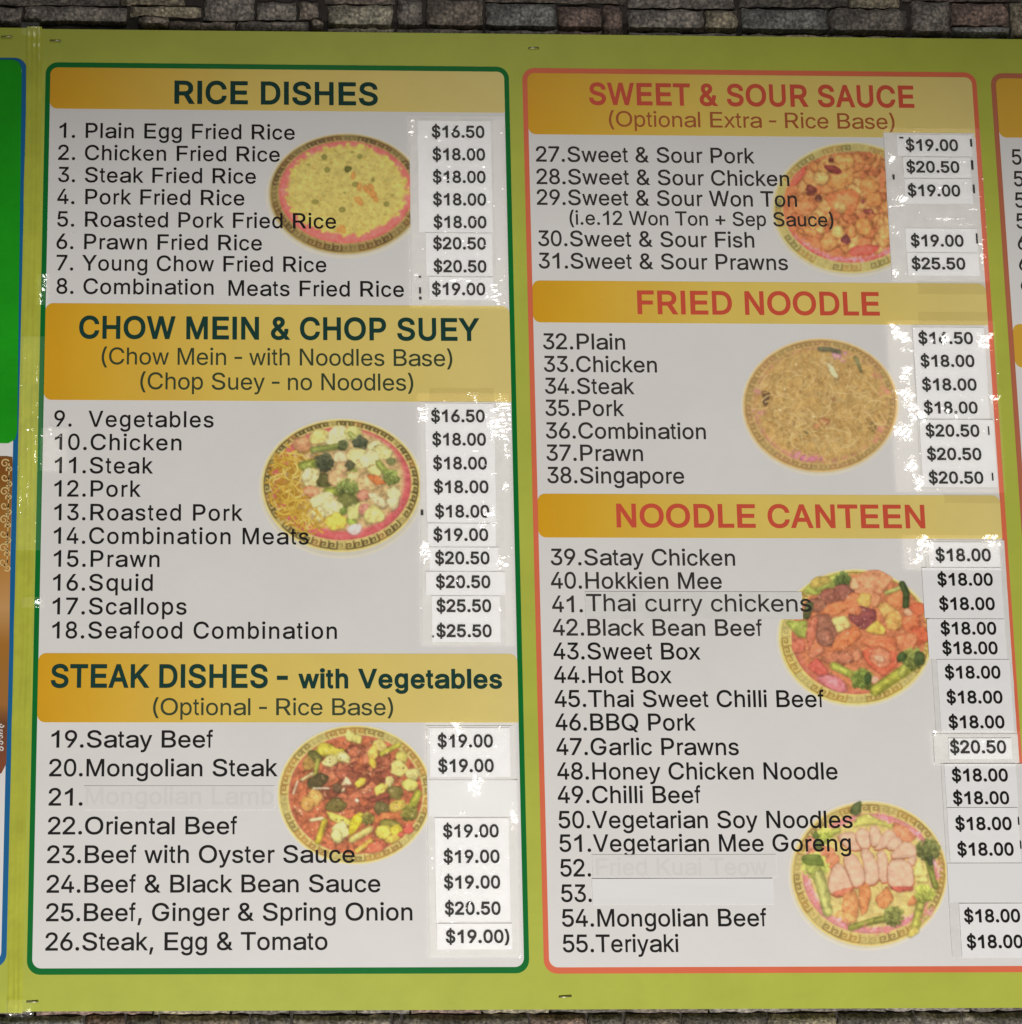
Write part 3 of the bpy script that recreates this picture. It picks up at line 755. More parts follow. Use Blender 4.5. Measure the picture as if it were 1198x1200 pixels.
# 3 steak
d = Dish(320, 845, 6.305, 1290, 1103, (197, 195, 190), 47)
OR, DK, PL = (196, 128, 52), (132, 108, 52), (190, 176, 104)
d.plate((606, 547, 578, 516), (605, 545, 558, 503), (610, 545, 495, 440), (200, 182, 104), [OR, OR, DK, DK, PL, PL, (170, 110, 48), (170, 110, 48)], (204, 112, 84), (226, 160, 130), n=44)
d.clip_to(608, 545, 525, 470, .06)
d.ell(612, 548, 485, 430, (186, 104, 66), soft=14, shade=0, nz=.35)
MB = [(150, 84, 60), (165, 96, 66), (140, 76, 54), (178, 108, 74), (126, 70, 48)]
for i in range(60):
    x, y = d.inside((640, 420, 280, 240)); d.blob(x, y, d.r.uniform(30, 62), np.array(d.r.choice(MB)) * 1.1, jag=.3, asp=1.6, rot=d.r.uniform(-60, 60), shade=.2, soft=9, nz=.3, hl=.05)
for i in range(26):
    x, y = d.inside((600, 560, 440, 400)); d.blob(x, y, d.r.uniform(18, 40), d.r.choice([(204, 128, 84), (196, 110, 70), (176, 96, 62)]), jag=.3, asp=1.5, rot=d.r.uniform(0, 180), shade=.25, nz=.3)
YG, PY = (206, 190, 70), (216, 206, 128)
wok(d, [('b', 570, 105, 42, (208, 196, 110)), ('b', 620, 130, 40, (200, 188, 100)), ('b', 790, 180, 48, (206, 184, 100)), ('l', [(800, 245), (930, 175)], 34, (188, 180, 66)), ('p', [(690, 230), (750, 160), (780, 250), (730, 340)], (208, 178, 84)),
        ('b', 735, 310, 36, (206, 172, 62), .8), ('b', 380, 215, 46, (190, 176, 62), 1.5, -20), ('b', 470, 250, 52, YG, 1.3, 20), ('b', 420, 300, 40, PY, 1.4), ('b', 520, 270, 36, (214, 206, 130), 1.5, 25),
        ('b', 305, 270, 46, (104, 100, 48), 1.4, 10), ('b', 260, 320, 46, (172, 134, 66)), ('l', [(330, 290), (300, 460)], 34, (168, 164, 70)), ('l', [(210, 440), (290, 390)], 20, (204, 190, 130)),
        ('b', 330, 450, 52, (88, 76, 44), 1.4, -25), ('l', [(180, 450), (150, 540)], 16, (220, 190, 150)), ('b', 950, 270, 44, (204, 190, 92), .9), ('b', 930, 350, 60, (210, 196, 110), 1.1), ('b', 1030, 400, 52, (206, 194, 116), .9),
        ('b', 1005, 475, 48, (208, 200, 100), 1.1), ('br', 1010, 680, 62, (1070, 540), (122, 116, 48), (186, 184, 66), 58), ('b', 900, 530, 52, (124, 112, 56), 1.2), ('b', 860, 450, 36, (196, 180, 110)),
        ('p', [(745, 500), (800, 458), (850, 480), (820, 530), (760, 555)], (222, 200, 92)), ('p', [(598, 465), (640, 420), (685, 425), (675, 470), (625, 500)], (226, 196, 72)), ('p', [(497, 480), (540, 405), (588, 472)], (228, 196, 146)), ('p', [(490, 530), (528, 490), (532, 520)], (228, 200, 150)),
        ('b', 620, 590, 14, (232, 214, 170)), ('b', 300, 570, 58, (206, 158, 84)), ('b', 250, 610, 52, (198, 148, 76), .9), ('l', [(300, 500), (410, 500)], 14, (228, 206, 170)), ('b', 470, 500, 34, (110, 84, 56)), ('b', 460, 625, 44, (118, 104, 52), 1.6, -10),
        ('b', 800, 640, 46, (112, 100, 56), 1.3), ('b', 920, 630, 40, (186, 160, 70), 1.6, -20), ('l', [(730, 590), (850, 550)], 26, (160, 82, 60)),
        ('p', [(390, 670), (470, 690), (585, 740), (560, 780), (420, 730)], (204, 194, 84)), ('p', [(430, 790), (520, 730), (580, 830), (490, 890), (440, 840)], (212, 204, 132)), ('b', 470, 850, 46, (206, 198, 122)), ('l', [(380, 740), (330, 890)], 44, (206, 184, 56)),
        ('p', [(565, 740), (630, 680), (690, 700), (600, 830), (560, 850)], (208, 190, 46)), ('br', 700, 725, 44, (640, 690), (118, 110, 48), (206, 190, 60), 30), ('l', [(580, 880), (715, 800)], 46, (218, 202, 110)),
        ('p', [(745, 730), (800, 680), (920, 675), (940, 720), (830, 745), (760, 760)], (206, 118, 66)), ('b', 870, 775, 44, (134, 124, 54), 1.7), ('b', 820, 820, 50, (208, 192, 78), 1.3), ('b', 905, 810, 44, (212, 190, 62)), ('b', 880, 870, 36, (206, 180, 74), 1.6), ('l', [(620, 960), (720, 890)], 38, (214, 172, 70)), ('l', [(280, 735), (365, 720)], 24, (222, 200, 144)),
        ('b', 940, 960 - 120, 20, (208, 96, 70)), ('b', 760, 930, 40, (208, 110, 76), 1.8, -15), ('b', 1000, 800, 40, (206, 92, 72), .9)])
for i in range(170):
    x, y = d.inside((610, 550, 460, 410)); d.ell(x, y, d.r.uniform(3, 9), d.r.uniform(3, 6), d.r.choice([(236, 210, 170), (228, 190, 140), (92, 62, 38), (110, 70, 44)]), rot=d.r.uniform(0, 180), soft=5, shade=0, alpha=.75)
d.build(p1, 'printed picture of beef with vegetables in brown sauce on a plate')

# 4 sweet and sour
d = Dish(895, 155, 6.857, 1260, 1200, (172, 166, 161), 59)
OR, DK, PL = (176, 122, 58), (112, 98, 56), None
d.plate((705, 620, 650, 545), (702, 612, 614, 515), (706, 608, 548, 443), (168, 150, 88), [OR, OR, DK, None, None, OR, OR, DK, DK, None], (196, 90, 78), (216, 140, 150), n=44)
d.clip_to(706, 600, 556, 450, .03)
d.ell(700, 585, 545, 425, (188, 108, 66), soft=20, shade=0, nz=.3)
SW = [(196, 130, 74), (184, 114, 64), (206, 146, 84), (176, 100, 60), (200, 124, 70)]
for i in range(120):
    x, y = d.inside((720, 560, 500, 385)); d.blob(x, y, d.r.uniform(36, 66), np.array(d.r.choice(SW)), jag=.25, asp=1.3, rot=d.r.uniform(0, 180), shade=.24, thick=26, soft=9, nz=.3, hl=.05)
wok(d, [('p', [(200, 440), (250, 340), (330, 270), (340, 330), (260, 430)], (206, 88, 66)), ('b', 460, 365, 62, (190, 145, 82), 1), ('b', 620, 380, 82, (190, 124, 66), 1.25, -10), ('b', 490, 270, 56, (192, 134, 72)), ('b', 640, 240, 62, (194, 132, 70), 1.3),
        ('p', [(480, 520), (700, 450), (780, 520), (720, 680), (560, 640)], (200, 112, 64)), ('b', 610, 600, 54, (194, 146, 84), .9), ('b', 590, 800, 52, (196, 146, 82), 1), ('b', 380, 470, 42, (112, 56, 44)), ('b', 440, 535, 26, (96, 54, 42)),
        ('b', 560, 300, 30, (120, 52, 46), 2.2, 20), ('b', 540, 225, 18, (100, 46, 40)), ('b', 520, 880, 66, (190, 126, 70)), ('b', 660, 865, 34, (112, 56, 56)), ('b', 800, 760, 70, (194, 124, 66)), ('b', 850, 440, 70, (192, 122, 66)), ('b', 880, 540, 62, (188, 116, 62)), ('b', 800, 560, 14, (150, 72, 70), 1),
        ('b', 320, 610, 50, (198, 118, 70), 2.0), ('b', 840, 640, 20, (140, 70, 56), 2), ('b', 800, 950, 40, (196, 84, 68), 3, -5)])
for i in range(90):
    x, y = d.inside((700, 560, 500, 380)); d.ell(x, y, d.r.uniform(5, 16), d.r.uniform(3, 7), d.r.choice([(218, 164, 110), (226, 160, 112), (130, 66, 44), (140, 74, 48)]), rot=d.r.uniform(0, 180), soft=7, shade=0, alpha=.55)
for i in range(60):
    t = d.r.uniform(.9, 2.6); k = d.r.uniform(.92, .975); x, y = 706 + 548 * k * math.cos(t), 608 + 443 * k * math.sin(t)
    d.strand(x, y, t + 1.57, 4, 8, 6, (214, 140, 152), bend=1, soft=5, shade=0, alpha=.8)
d.build(p2, 'printed picture of sweet and sour pork in orange sauce on a plate')

# 5 fried noodle
d = Dish(860, 390, 5.705, 1198, 998, (196, 193, 188), 63)
KC = [(150, 112, 66), (150, 112, 66), (176, 116, 80), (176, 116, 80), (168, 140, 84), (168, 140, 84)]
d.plate((578, 495, 532, 462), (578, 487, 508, 438), (580, 485, 450, 388), (192, 160, 98), KC, (206, 140, 108), (214, 150, 140), n=44, kw=5)
d.clip_to(580, 485, 468, 402, .05)
d.ell(585, 480, 440, 372, (200, 160, 92), soft=30, shade=0, nz=.2)
for (x, y, c) in [(170, 540, (214, 140, 140)), (160, 390, (206, 150, 120)), (1000, 400, (214, 140, 110)), (960, 280, (212, 140, 106)), (980, 650, (206, 140, 108)), (420, 810, (216, 140, 140)), (520, 830, (220, 130, 150)), (960, 700, (212, 140, 110))]:
    d.blob(x, y, 34, c, asp=1.3, shade=.1, soft=14)
NC = [(220, 182, 110), (212, 170, 98), (230, 194, 126), (200, 156, 88), (218, 178, 106)]
for i in range(230):
    x, y = d.inside((585, 480, 390, 330)); d.strand(x, y, d.r.uniform(0, 6.28), 6, 24, 17, np.array(d.r.choice(NC)) * .93, bend=.3, soft=8, shade=.12, alpha=.85)
for (x, y, c) in [(560, 620, (202, 140, 92)), (600, 600, (196, 128, 84)), (480, 840, (222, 132, 152)), (560, 835, (216, 128, 140)), (690, 150, (216, 160, 160)), (740, 165, (214, 150, 152)), (650, 420, (198, 146, 100)), (370, 600, (188, 150, 100)), (930, 630, (150, 128, 76)), (215, 420, (120, 92, 62)), (205, 465, (110, 84, 60)), (460, 690, (150, 130, 80))]:
    d.blob(x, y, 30, c, asp=1.4, rot=d.r.uniform(0, 180), shade=.2, soft=10)
for i in range(330):
    x, y = d.inside((585, 480, 415, 350)); d.strand(x, y, d.r.uniform(0, 6.28), 7, 20, 11, d.r.choice(NC), bend=.3, soft=6, shade=.2, hl=.03, alpha=.85)
for i in range(110):
    x, y = d.inside((585, 480, 400, 340)); d.ell(x, y, d.r.uniform(5, 14), d.r.uniform(3, 5), d.r.choice([(150, 110, 56), (140, 104, 54), (160, 118, 62)]), rot=d.r.uniform(0, 180), soft=6, shade=0, alpha=.7)
wok(d, [('p', [(560, 95), (620, 95), (720, 120), (710, 145), (640, 125), (565, 120)], (112, 108, 80)), ('p', [(795, 160), (830, 165), (860, 270), (840, 260)], (134, 130, 84)), ('p', [(610, 205), (640, 195), (700, 290), (690, 320), (640, 270)], (218, 196, 140))])
for (x, y) in [(310, 520), (415, 215), (530, 565), (340, 380)]: d.ell(x, y, 6, 5, (246, 230, 190), soft=5, shade=0)
d.build(p2, 'printed picture of plain golden fried noodles on a plate')

# 6 noodle canteen upper
d = Dish(905, 660, 6.14, 1240, 1075, (205, 203, 199), 71)
OR, DK, PL = (190, 140, 60), (170, 128, 60), (200, 186, 120)
d.plate((600, 540, 570, 500), (600, 535, 543, 478), (608, 533, 470, 412), (214, 194, 110), [OR, OR, DK, DK, PL, PL], (214, 120, 90), (230, 170, 160), n=44)
d.ell(640, 500, 470, 420, (212, 128, 84), soft=20, shade=0, nz=.25)
BRW, CAR, PINE = (164, 102, 78), (220, 128, 80), (226, 198, 108)
wok(d, [('b', 700, 150, 90, (222, 150, 104), 1.7), ('p', [(215, 215), (260, 150), (420, 90), (520, 60), (540, 130), (430, 190), (300, 235)], (176, 182, 84)), ('br', 505, 125, 58, (330, 180), (90, 104, 52), (178, 184, 88), 50), ('b', 340, 135, 40, (196, 170, 84), 1.8, -20),
        ('b', 500, 210, 60, (150, 92, 76), 1.4), ('b', 400, 260, 62, (156, 96, 76), 1.5), ('b', 320, 310, 50, (168, 110, 84), 1.2), ('p', [(215, 400), (250, 270), (300, 290), (260, 410)], (92, 100, 60)), ('p', [(85, 420), (250, 410), (245, 540), (180, 530)], (168, 176, 80)), ('b', 190, 600, 52, (212, 116, 88)),
        ('b', 590, 150, 40, (228, 170, 120), .8), ('p', [(500, 300), (560, 210), (640, 220), (660, 330), (560, 350)], (220, 132, 84)), ('p', [(335, 360), (400, 300), (500, 275), (540, 330), (460, 380)], (220, 130, 80)), ('b', 730, 260, 50, (222, 146, 100)),
        ('p', [(600, 270), (640, 215), (710, 225), (700, 310), (650, 335)], (222, 178, 92)), ('p', [(820, 250), (930, 180), (960, 280), (900, 350), (830, 320)], (222, 134, 82)), ('l', [(820, 215), (930, 175)], 30, (186, 184, 100)), ('l', [(935, 150), (965, 220), (960, 310)], 46, (74, 88, 48)),
        ('b', 650, 395, 78, (142, 76, 72), 1.2), ('b', 590, 340, 36, (220, 130, 86), 1.3), ('p', [(300, 370), (420, 380), (470, 500), (440, 600), (320, 580), (300, 480)], (160, 104, 80)), ('b', 380, 540, 60, (164, 108, 84)), ('p', [(240, 520), (290, 380), (330, 400), (300, 560), (260, 640)], (206, 118, 88)),
        ('p', [(418, 400), (535, 378), (570, 455), (470, 510)], (226, 202, 122)), ('p', [(750, 310), (820, 280), (900, 340), (945, 400), (900, 470), (830, 450)], (226, 172, 96)), ('b', 870, 420, 62, (224, 166, 88)), ('p', [(660, 490), (755, 405), (815, 470), (800, 520)], (230, 190, 84)),
        ('p', [(450, 560), (560, 470), (620, 460), (640, 530), (520, 620), (400, 640)], (220, 126, 76)), ('b', 1040, 330, 56, (218, 108, 70), 1.0), ('b', 1000, 430, 76, (222, 120, 76)), ('b', 1060, 520, 66, (216, 104, 68)), ('b', 960, 570, 70, (224, 134, 88), 1.2), ('b', 975, 355, 28, (226, 160, 120), 1.1),
        ('p', [(630, 560), (760, 540), (895, 530), (890, 660), (780, 600), (680, 600)], (222, 124, 80)), ('p', [(640, 640), (720, 610), (890, 640), (900, 740), (800, 820), (700, 750)], (218, 106, 74)), ('b', 780, 680, 62, (226, 140, 100), 1.2), ('b', 770, 690, 30, (230, 170, 130), 1.3),
        ('p', [(250, 650), (360, 600), (380, 640), (280, 690)], (216, 132, 96)), ('p', [(330, 690), (450, 640), (570, 630), (580, 710), (430, 730)], (196, 120, 84)), ('b', 510, 680, 44, (188, 116, 84), 1.8), ('b', 610, 660, 40, (218, 140, 100), .8), ('p', [(250, 740), (320, 680), (420, 800), (330, 810)], (214, 100, 84)), ('b', 430, 860, 50, (224, 130, 130), 2.2, 25),
        ('br', 650, 840, 78, (440, 740), (112, 128, 54), (184, 188, 80), 54), ('b', 690, 830, 40, (70, 92, 50), .6, 10), ('b', 740, 840, 30, (226, 160, 130)), ('l', [(1000, 740), (740, 915)], 78, (184, 182, 70)), ('br', 1010, 690, 78, (930, 790), (120, 128, 60), (190, 190, 84), 60), ('b', 1060, 690, 46, (78, 92, 50), .9), ('b', 930, 680, 36, (72, 92, 48), .9)])
for i in range(150):
    x, y = d.inside((640, 500, 430, 380)); d.ell(x, y, d.r.uniform(4, 13), d.r.uniform(3, 6), d.r.choice([(236, 190, 150), (240, 200, 160), (176, 88, 60), (160, 84, 60)]), rot=d.r.uniform(0, 180), soft=6, shade=0, alpha=.55)
d.build(p2, 'printed picture of sliced meat, pineapple, carrot and broccoli on a plate')

# 7 noodle canteen lower
d = Dish(915, 930, 5.844, 1240, 1081, (210, 208, 203), 83)
OR, DK, PL = (190, 140, 62), (150, 122, 66), (206, 184, 110)
d.plate((596, 560, 546, 514), (605, 553, 525, 486), (610, 550, 462, 412), (214, 190, 112), [OR, OR, DK, DK, PL, PL], (226, 146, 132), (236, 184, 190), n=44)
d.ell(620, 550, 420, 370, (226, 200, 120), soft=16, shade=0, nz=.16)
for i in range(160):
    x, y = d.inside((640, 680, 350, 190)); d.strand(x, y, d.r.uniform(0, 6.28), 4, 12, 6, d.r.choice([(236, 216, 140), (214, 186, 100), (228, 204, 124)]), bend=.6, soft=5, shade=.1)
PK, PKD = (234, 190, 154), (218, 120, 84)
wok(d, [('p', [(770, 190), (880, 240), (930, 300), (880, 340), (760, 300)], (224, 144, 100)), ('b', 270, 420, 60, (222, 140, 98), 1.5), ('b', 350, 470, 50, (224, 140, 96)), ('b', 210, 340, 44, (228, 150, 120)), ('br', 300, 290, 54, (390, 250), (176, 186, 76), (196, 196, 92), 40), ('b', 255, 350, 34, (96, 110, 62), .9), ('b', 240, 290, 26, (110, 126, 60), .7), ('p', [(480, 230), (520, 160), (600, 140), (700, 190), (770, 215), (760, 245), (640, 210)], (206, 198, 100)), ('p', [(470, 130), (490, 80), (550, 45), (545, 130), (510, 155)], (98, 108, 62))])
for (pts) in [[(400, 290), (470, 270), (530, 290), (560, 370), (490, 390), (420, 340)], [(520, 270), (560, 240), (610, 280), (610, 360), (560, 380), (520, 320)], [(610, 235), (660, 230), (690, 300), (670, 350), (620, 360)], [(690, 290), (740, 250), (790, 300), (740, 360), (640, 385), (680, 340)], [(760, 300), (820, 310), (830, 380), (720, 385)], [(830, 340), (900, 350), (930, 420), (860, 440), (750, 440)], [(900, 430), (930, 430), (910, 500), (860, 470)],
            [(350, 540), (400, 480), (470, 580), (500, 640), (400, 700), (330, 660)], [(430, 450), (500, 420), (560, 520), (570, 600), (500, 640), (470, 560)], [(550, 400), (610, 400), (670, 520), (660, 600), (580, 620), (580, 520)], [(660, 410), (720, 410), (740, 590), (680, 600), (670, 500)], [(745, 480), (820, 460), (890, 500), (900, 640), (780, 650), (740, 600)]]:
    c = np.array(pts, float).mean(0); big = [tuple(c + (np.array(p) - c) * 1.24 + (0, 5)) for p in pts]; pts = [tuple(c + (np.array(p) - c) * 1.17) for p in pts]
    d.poly(big, PKD, shade=.25, thick=10, nz=.18); d.poly(pts, PK, shade=.12, thick=20, nz=.12)
wok(d, [('p', [(740, 640), (900, 640), (905, 665), (800, 680)], (212, 104, 84)), ('p', [(350, 680), (500, 640), (480, 690), (380, 715)], (216, 124, 90)), ('p', [(415, 780), (430, 690), (510, 660), (540, 760), (530, 850), (440, 850)], (222, 150, 92)), ('p', [(530, 640), (590, 610), (620, 690), (590, 810), (550, 840)], (220, 140, 84)), ('p', [(640, 720), (730, 630), (775, 720), (720, 790), (670, 780)], (220, 144, 86)), ('p', [(860, 770), (910, 690), (940, 760)], (220, 142, 86)), ('b', 440, 850, 44, (226, 168, 100), 1.6, 20),
        ('br', 235, 500, 88, (300, 700), (180, 186, 84), (204, 200, 110), 80), ('l', [(260, 560), (320, 810)], 70, (204, 200, 112)), ('b', 220, 455, 40, (120, 134, 60), 1.9, 10), ('p', [(905, 540), (930, 470), (1000, 480), (1010, 610), (930, 610)], (232, 210, 120)), ('l', [(1010, 470), (1060, 640)], 42, (150, 154, 70)), ('br', 1010, 390, 78, (1030, 500), (110, 114, 62), (160, 160, 80), 36), ('b', 1025, 460, 34, (84, 92, 56), .7),
        ('l', [(970, 690), (920, 920)], 56, (196, 190, 86)), ('br', 985, 690, 66, (950, 780), (168, 172, 74), (200, 194, 96), 50), ('p', [(860, 970), (920, 900), (950, 950), (890, 990)], (206, 186, 92)), ('l', [(480, 920), (640, 870), (740, 850)], 42, (160, 158, 72)), ('br', 775, 845, 68, (650, 870), (124, 126, 64), (160, 158, 74), 36)])
for (x0, y0, x1, y1) in [(175, 580, 260, 760), (350, 850, 470, 905), (560, 930, 760, 945), (1065, 450, 1085, 590), (960, 850, 1040, 790), (840, 900, 880, 850), (640, 150, 800, 190), (900, 250, 950, 290)]:
    for i in range(16):
        t = d.r.random(); d.strand(x0 + (x1 - x0) * t + d.r.uniform(-10, 10), y0 + (y1 - y0) * t + d.r.uniform(-10, 10), d.r.uniform(0, 6), 4, 9, 6, d.r.choice([(236, 150, 160), (240, 190, 195), (226, 120, 126)]), bend=1, soft=5, shade=0, alpha=.85)
d.build(p2, 'printed picture of sliced pork, broccoli and carrot over noodles on a plate')

# ---------------------------------------------------------------- blue framed panel beside the seam
def px_poly(pts, w=0): return [P(x, y, w) for x, y in pts]
flat('green_field', px_poly([(-640, 66), (16, 70.5), (22, 73), (25.2, 79), (25.8, 90), (24.8, 160), (22.4, 350), (20.4, 505), (18, 515), (10, 519.5), (-640, 517)]), -1.2, 'bright_green', p0, .5)
def orange_mat():
    m, N, L, b = nodes('orange_photo_print')
    geo = N.new('ShaderNodeNewGeometry'); sp = N.new('ShaderNodeSeparateXYZ'); L.new(geo.outputs['Position'], sp.inputs[0])
    nz = N.new('ShaderNodeTexNoise'); nz.inputs['Scale'].default_value = 14; L.new(geo.outputs['Position'], nz.inputs['Vector'])
    mr = N.new('ShaderNodeMapRange'); z0, z1 = W(*P(10, 535)).z, W(*P(10, 910)).z
    mr.inputs['From Min'].default_value = z0; mr.inputs['From Max'].default_value = z1
    ad = N.new('ShaderNodeMath'); ad.operation = 'MULTIPLY_ADD'; ad.inputs[1].default_value = .03; L.new(nz.outputs['Fac'], ad.inputs[0]); L.new(sp.outputs['Z'], ad.inputs[2])
    L.new(ad.outputs[0], mr.inputs['Value'])
    r = ramp(N, [(0, (.24, .085, .012, 1)), (.10, (.32, .13, .02, 1)), (.3, (.52, .24, .05, 1)), (.44, (.60, .33, .12, 1)), (.55, (.40, .17, .025, 1)), (.74, (.38, .16, .035, 1)), (.80, (.17, .06, .022, 1)), (.92, (.24, .07, .03, 1)), (1, (.22, .06, .025, 1))])
    L.new(mr.outputs[0], r.inputs[0]); L.new(r.outputs[0], b.inputs['Base Color']); b.inputs['Roughness'].default_value = .4
    return m
flat('orange_field', px_poly([(-640, 531), (8, 535), (14.8, 536), (15, 545), (12.5, 640), (11, 760), (8.5, 860), (7.5, 895), (2, 906), (-20, 912), (-640, 912)]), -.9, orange_mat(), p0)
def ribbon(name, curves, width, w, mat, parent):
    V, Fc = [], []
    for c in curves:
        pts = [Vector(P(x, y, w)) for x, y in c]; b = len(V)
        for i, p in enumerate(pts):
            t = (pts[min(i + 1, len(pts) - 1)] - pts[max(i - 1, 0)]).normalized(); nrm = Vector((-t.y, t.x)) * width / 2 * (1 - .45 * i / len(pts))
            V += [W(*(p + nrm), w), W(*(p - nrm), w)]
        Fc += [[b + 2 * i, b + 2 * i + 1, b + 2 * i + 3, b + 2 * i + 2] for i in range(len(pts) - 1)]
    return link(name, mesh(name, V, Fc), mat, parent)
def spiral(cx, cy, r, a0, turns, sgn):
    return [(cx + r * (1 - .8 * k / 22) * math.cos(a0 + sgn * turns * 6.283 * k / 22), cy + r * (1 - .8 * k / 22) * math.sin(a0 + sgn * turns * 6.283 * k / 22)) for k in range(23)]
MAT['cream_ink'] = print_mat('cream_ink', (.72, .52, .22, 1))
cur = []
for k in range(8):
    y = 543 + k * 16.5; x = 8.0 - k * .35
    cur.append(spiral(x - 2, y, 5.2, math.radians(-30), 1.2, 1 if k % 2 else -1))
    cur.append(spiral(x + 3.2, y + 7, 4.0, math.radians(150), 1.15, -1 if k % 2 else 1))
    cur.append(spiral(x - 11, y + 5, 5.0, math.radians(60), 1.1, 1))
    cur.append([(x + 2.6, y + 6 * t / 6 * 2.6) for t in range(0, 8)] if k < 7 else [(x, y + 3), (x - 1, y + 6)])
ribbon('scroll_ornament', cur, 1.9, -1.2, 'cream_ink', p0)
cur = [spiral(1.5, 850 + 7 * k, 3.0, k, 1.0, 1) for k in range(5)]
MAT['white_ink'] = print_mat('white_ink', (.74, .70, .66, 1))
ribbon('scroll_ornament', cur, 1.6, -1.2, 'white_ink', p0)

# ---------------------------------------------------------------- paper strips with prices
WV = np.random.RandomState(5)
def strip_obj(name, u0, v0, u1, v1, w, mat, lift=.7, rot=0.0, thick=.22, nx=10, ny=5, seed=0):
    """limp strip of paper, edges and corners a little lifted"""
    r = np.random.RandomState(seed)
    cu, cv = (u0 + u1) / 2, (v0 + v1) / 2; ca, sa = math.cos(rot), math.sin(rot)
    ph = r.rand(4) * 6.28; cl = r.rand(4) * lift
    V = []
    for side_ in (0, 1):
        for j in range(ny + 1):
            for i in range(nx + 1):
                a, b = i / nx, j / ny
                z = lift * .22 * (math.sin(a * 7 + ph[0]) * math.cos(b * 5 + ph[1]) + 1)
                z += cl[0] * (1 - a) ** 6 + cl[1] * a ** 6 + .6 * cl[2] * b ** 6 + .5 * cl[3] * (1 - b) ** 6
                du, dv = (a - .5) * (u1 - u0), (b - .5) * (v1 - v0)
                du += r.uniform(-.25, .25) if i in (0, nx) and side_ == 0 else 0
                V.append(W(cu + du * ca - dv * sa, cv + du * sa + dv * ca, w - z + (thick if side_ else 0)) - W(cu, cv, w))
    n = (nx + 1) * (ny + 1); ix = lambda i, j, s_=0: s_ * n + j * (nx + 1) + i
    Fc = []
    for j in range(ny):
        for i in range(nx):
            Fc.append([ix(i, j), ix(i, j + 1), ix(i + 1, j + 1), ix(i + 1, j)]); Fc.append([ix(i, j, 1), ix(i + 1, j, 1), ix(i + 1, j + 1, 1), ix(i, j + 1, 1)])
    for i in range(nx):
        Fc.append([ix(i, 0), ix(i + 1, 0), ix(i + 1, 0, 1), ix(i, 0, 1)]); Fc.append([ix(i, ny), ix(i, ny, 1), ix(i + 1, ny, 1), ix(i + 1, ny)])
    for j in range(ny):
        Fc.append([ix(0, j), ix(0, j, 1), ix(0, j + 1, 1), ix(0, j + 1)]); Fc.append([ix(nx, j), ix(nx, j + 1), ix(nx, j + 1, 1), ix(nx, j, 1)])
    if thick == 0: V = V[:n]; Fc = [f for f in Fc if max(f) < n]
    me = mesh(name, V, Fc)
    return link(name, me, mat, None, W(cu, cv, w))
def px_rect(x0, x1, y0, y1):
    ym, xm = (y0 + y1) / 2, (x0 + x1) / 2
    return P(x0, ym)[0], P(xm, y0)[1], P(x1, ym)[0], P(xm, y1)[1]

# older strips left underneath
OLD = [(481, 580, 139.5, 357, 'aged white backing strip under the eight rice dish prices'),
       (493, 590, 471, 756, 'aged white backing strip under the chow mein and chop suey prices'),
       (501.5, 603, 850.5, 1119, 'aged white backing strip under the steak dish prices'),
       (1040, 1147, 156, 328, 'aged white backing strip under the sweet and sour prices'),
       (1074, 1160, 381, 573, 'aged white backing strip under the fried noodle prices'),
       (1090, 1184, 633, 860, 'aged white backing strip under the upper noodle canteen prices'),
       (1109, 1206, 895, 1121, 'aged white backing strip under the lower noodle canteen prices')]
for k, (x0, x1, y0, y1, lb) in enumerate(OLD):
    o = strip_obj('backing_strip', *px_rect(x0, x1, y0, y1), -.75, 'old_label', .12, 0, .12, 8, 24, 40 + k)
    tag(o, lb, 'paper strip', 'aged backing strips under the prices')

def prices(strip, lst, x0, x1, y0, y1, lb, rot=0.0, seed=0, w=-1.15):
    o = strip_obj('price_strip', *px_rect(x0, x1, y0, y1), w, 'label', .3, rot, .14, 10, max(4, 3 * len(lst)), seed)
    tag(o, lb, 'price label', 'white price labels stuck over the menu')
    inv = Matrix.Translation(-o.location)
    for s, a, b, bl, cap in lst:
        t = lettering('price_lettering', s, a, b, bl, cap, 'ink', None, .026, w - .5)
        t.parent = o; t.location = t.location - o.location
    return o
D = '$%s'
def pl(ss, xa, xb, bls, cap): return [('$' + s, a, b, bl, cap) for s, a, b, bl in zip(ss, xa, xb, bls)]
prices(0, pl(['16.50', '18.00', '18.00', '18.00', '18.00'], [506, 507, 507.4, 507.7, 508.3], [568, 568.8, 569.4, 570, 570.4], [161, 187.6, 214, 240.4, 267], 14.2), 490, 576, 142, 272.5, 'long white price label for plain egg to roasted pork fried rice', seed=1)
prices(0, pl(['20.50', '20.50'], [507.7, 508.3], [569.8, 570.4], [292, 318.9], 14.2), 499, 577, 273.5, 323.5, 'white price label with two $20.50 for prawn and young chow rice', seed=2)
prices(0, pl(['19.00'], [506.3], [569], [345.6], 14.4), 503, 578, 325, 352, 'single $19.00 price label for combination meats fried rice', .004, seed=3)
prices(0, pl(['16.50', '18.00', '18.00', '18.00', '18.00'], [505.3, 506.7, 507.7, 508.7, 510], [568.4, 569.8, 571, 572.8, 573.8], [494.6, 522, 550, 577.7, 606.4], 14.6), 499, 580, 473, 612.5, 'long white price label for vegetables to roasted pork chow mein', seed=4)
prices(0, pl(['19.00'], [508], [572.5], [633.8], 14.6), 501, 581, 613.5, 640.5, 'single $19.00 price label beside 14 Combination Meats', .003, seed=5)
prices(0, pl(['20.50'], [510], [574], [661.2], 14.8), 503, 584, 641.5, 669, 'single $20.50 price label beside 15 Prawn', seed=6)
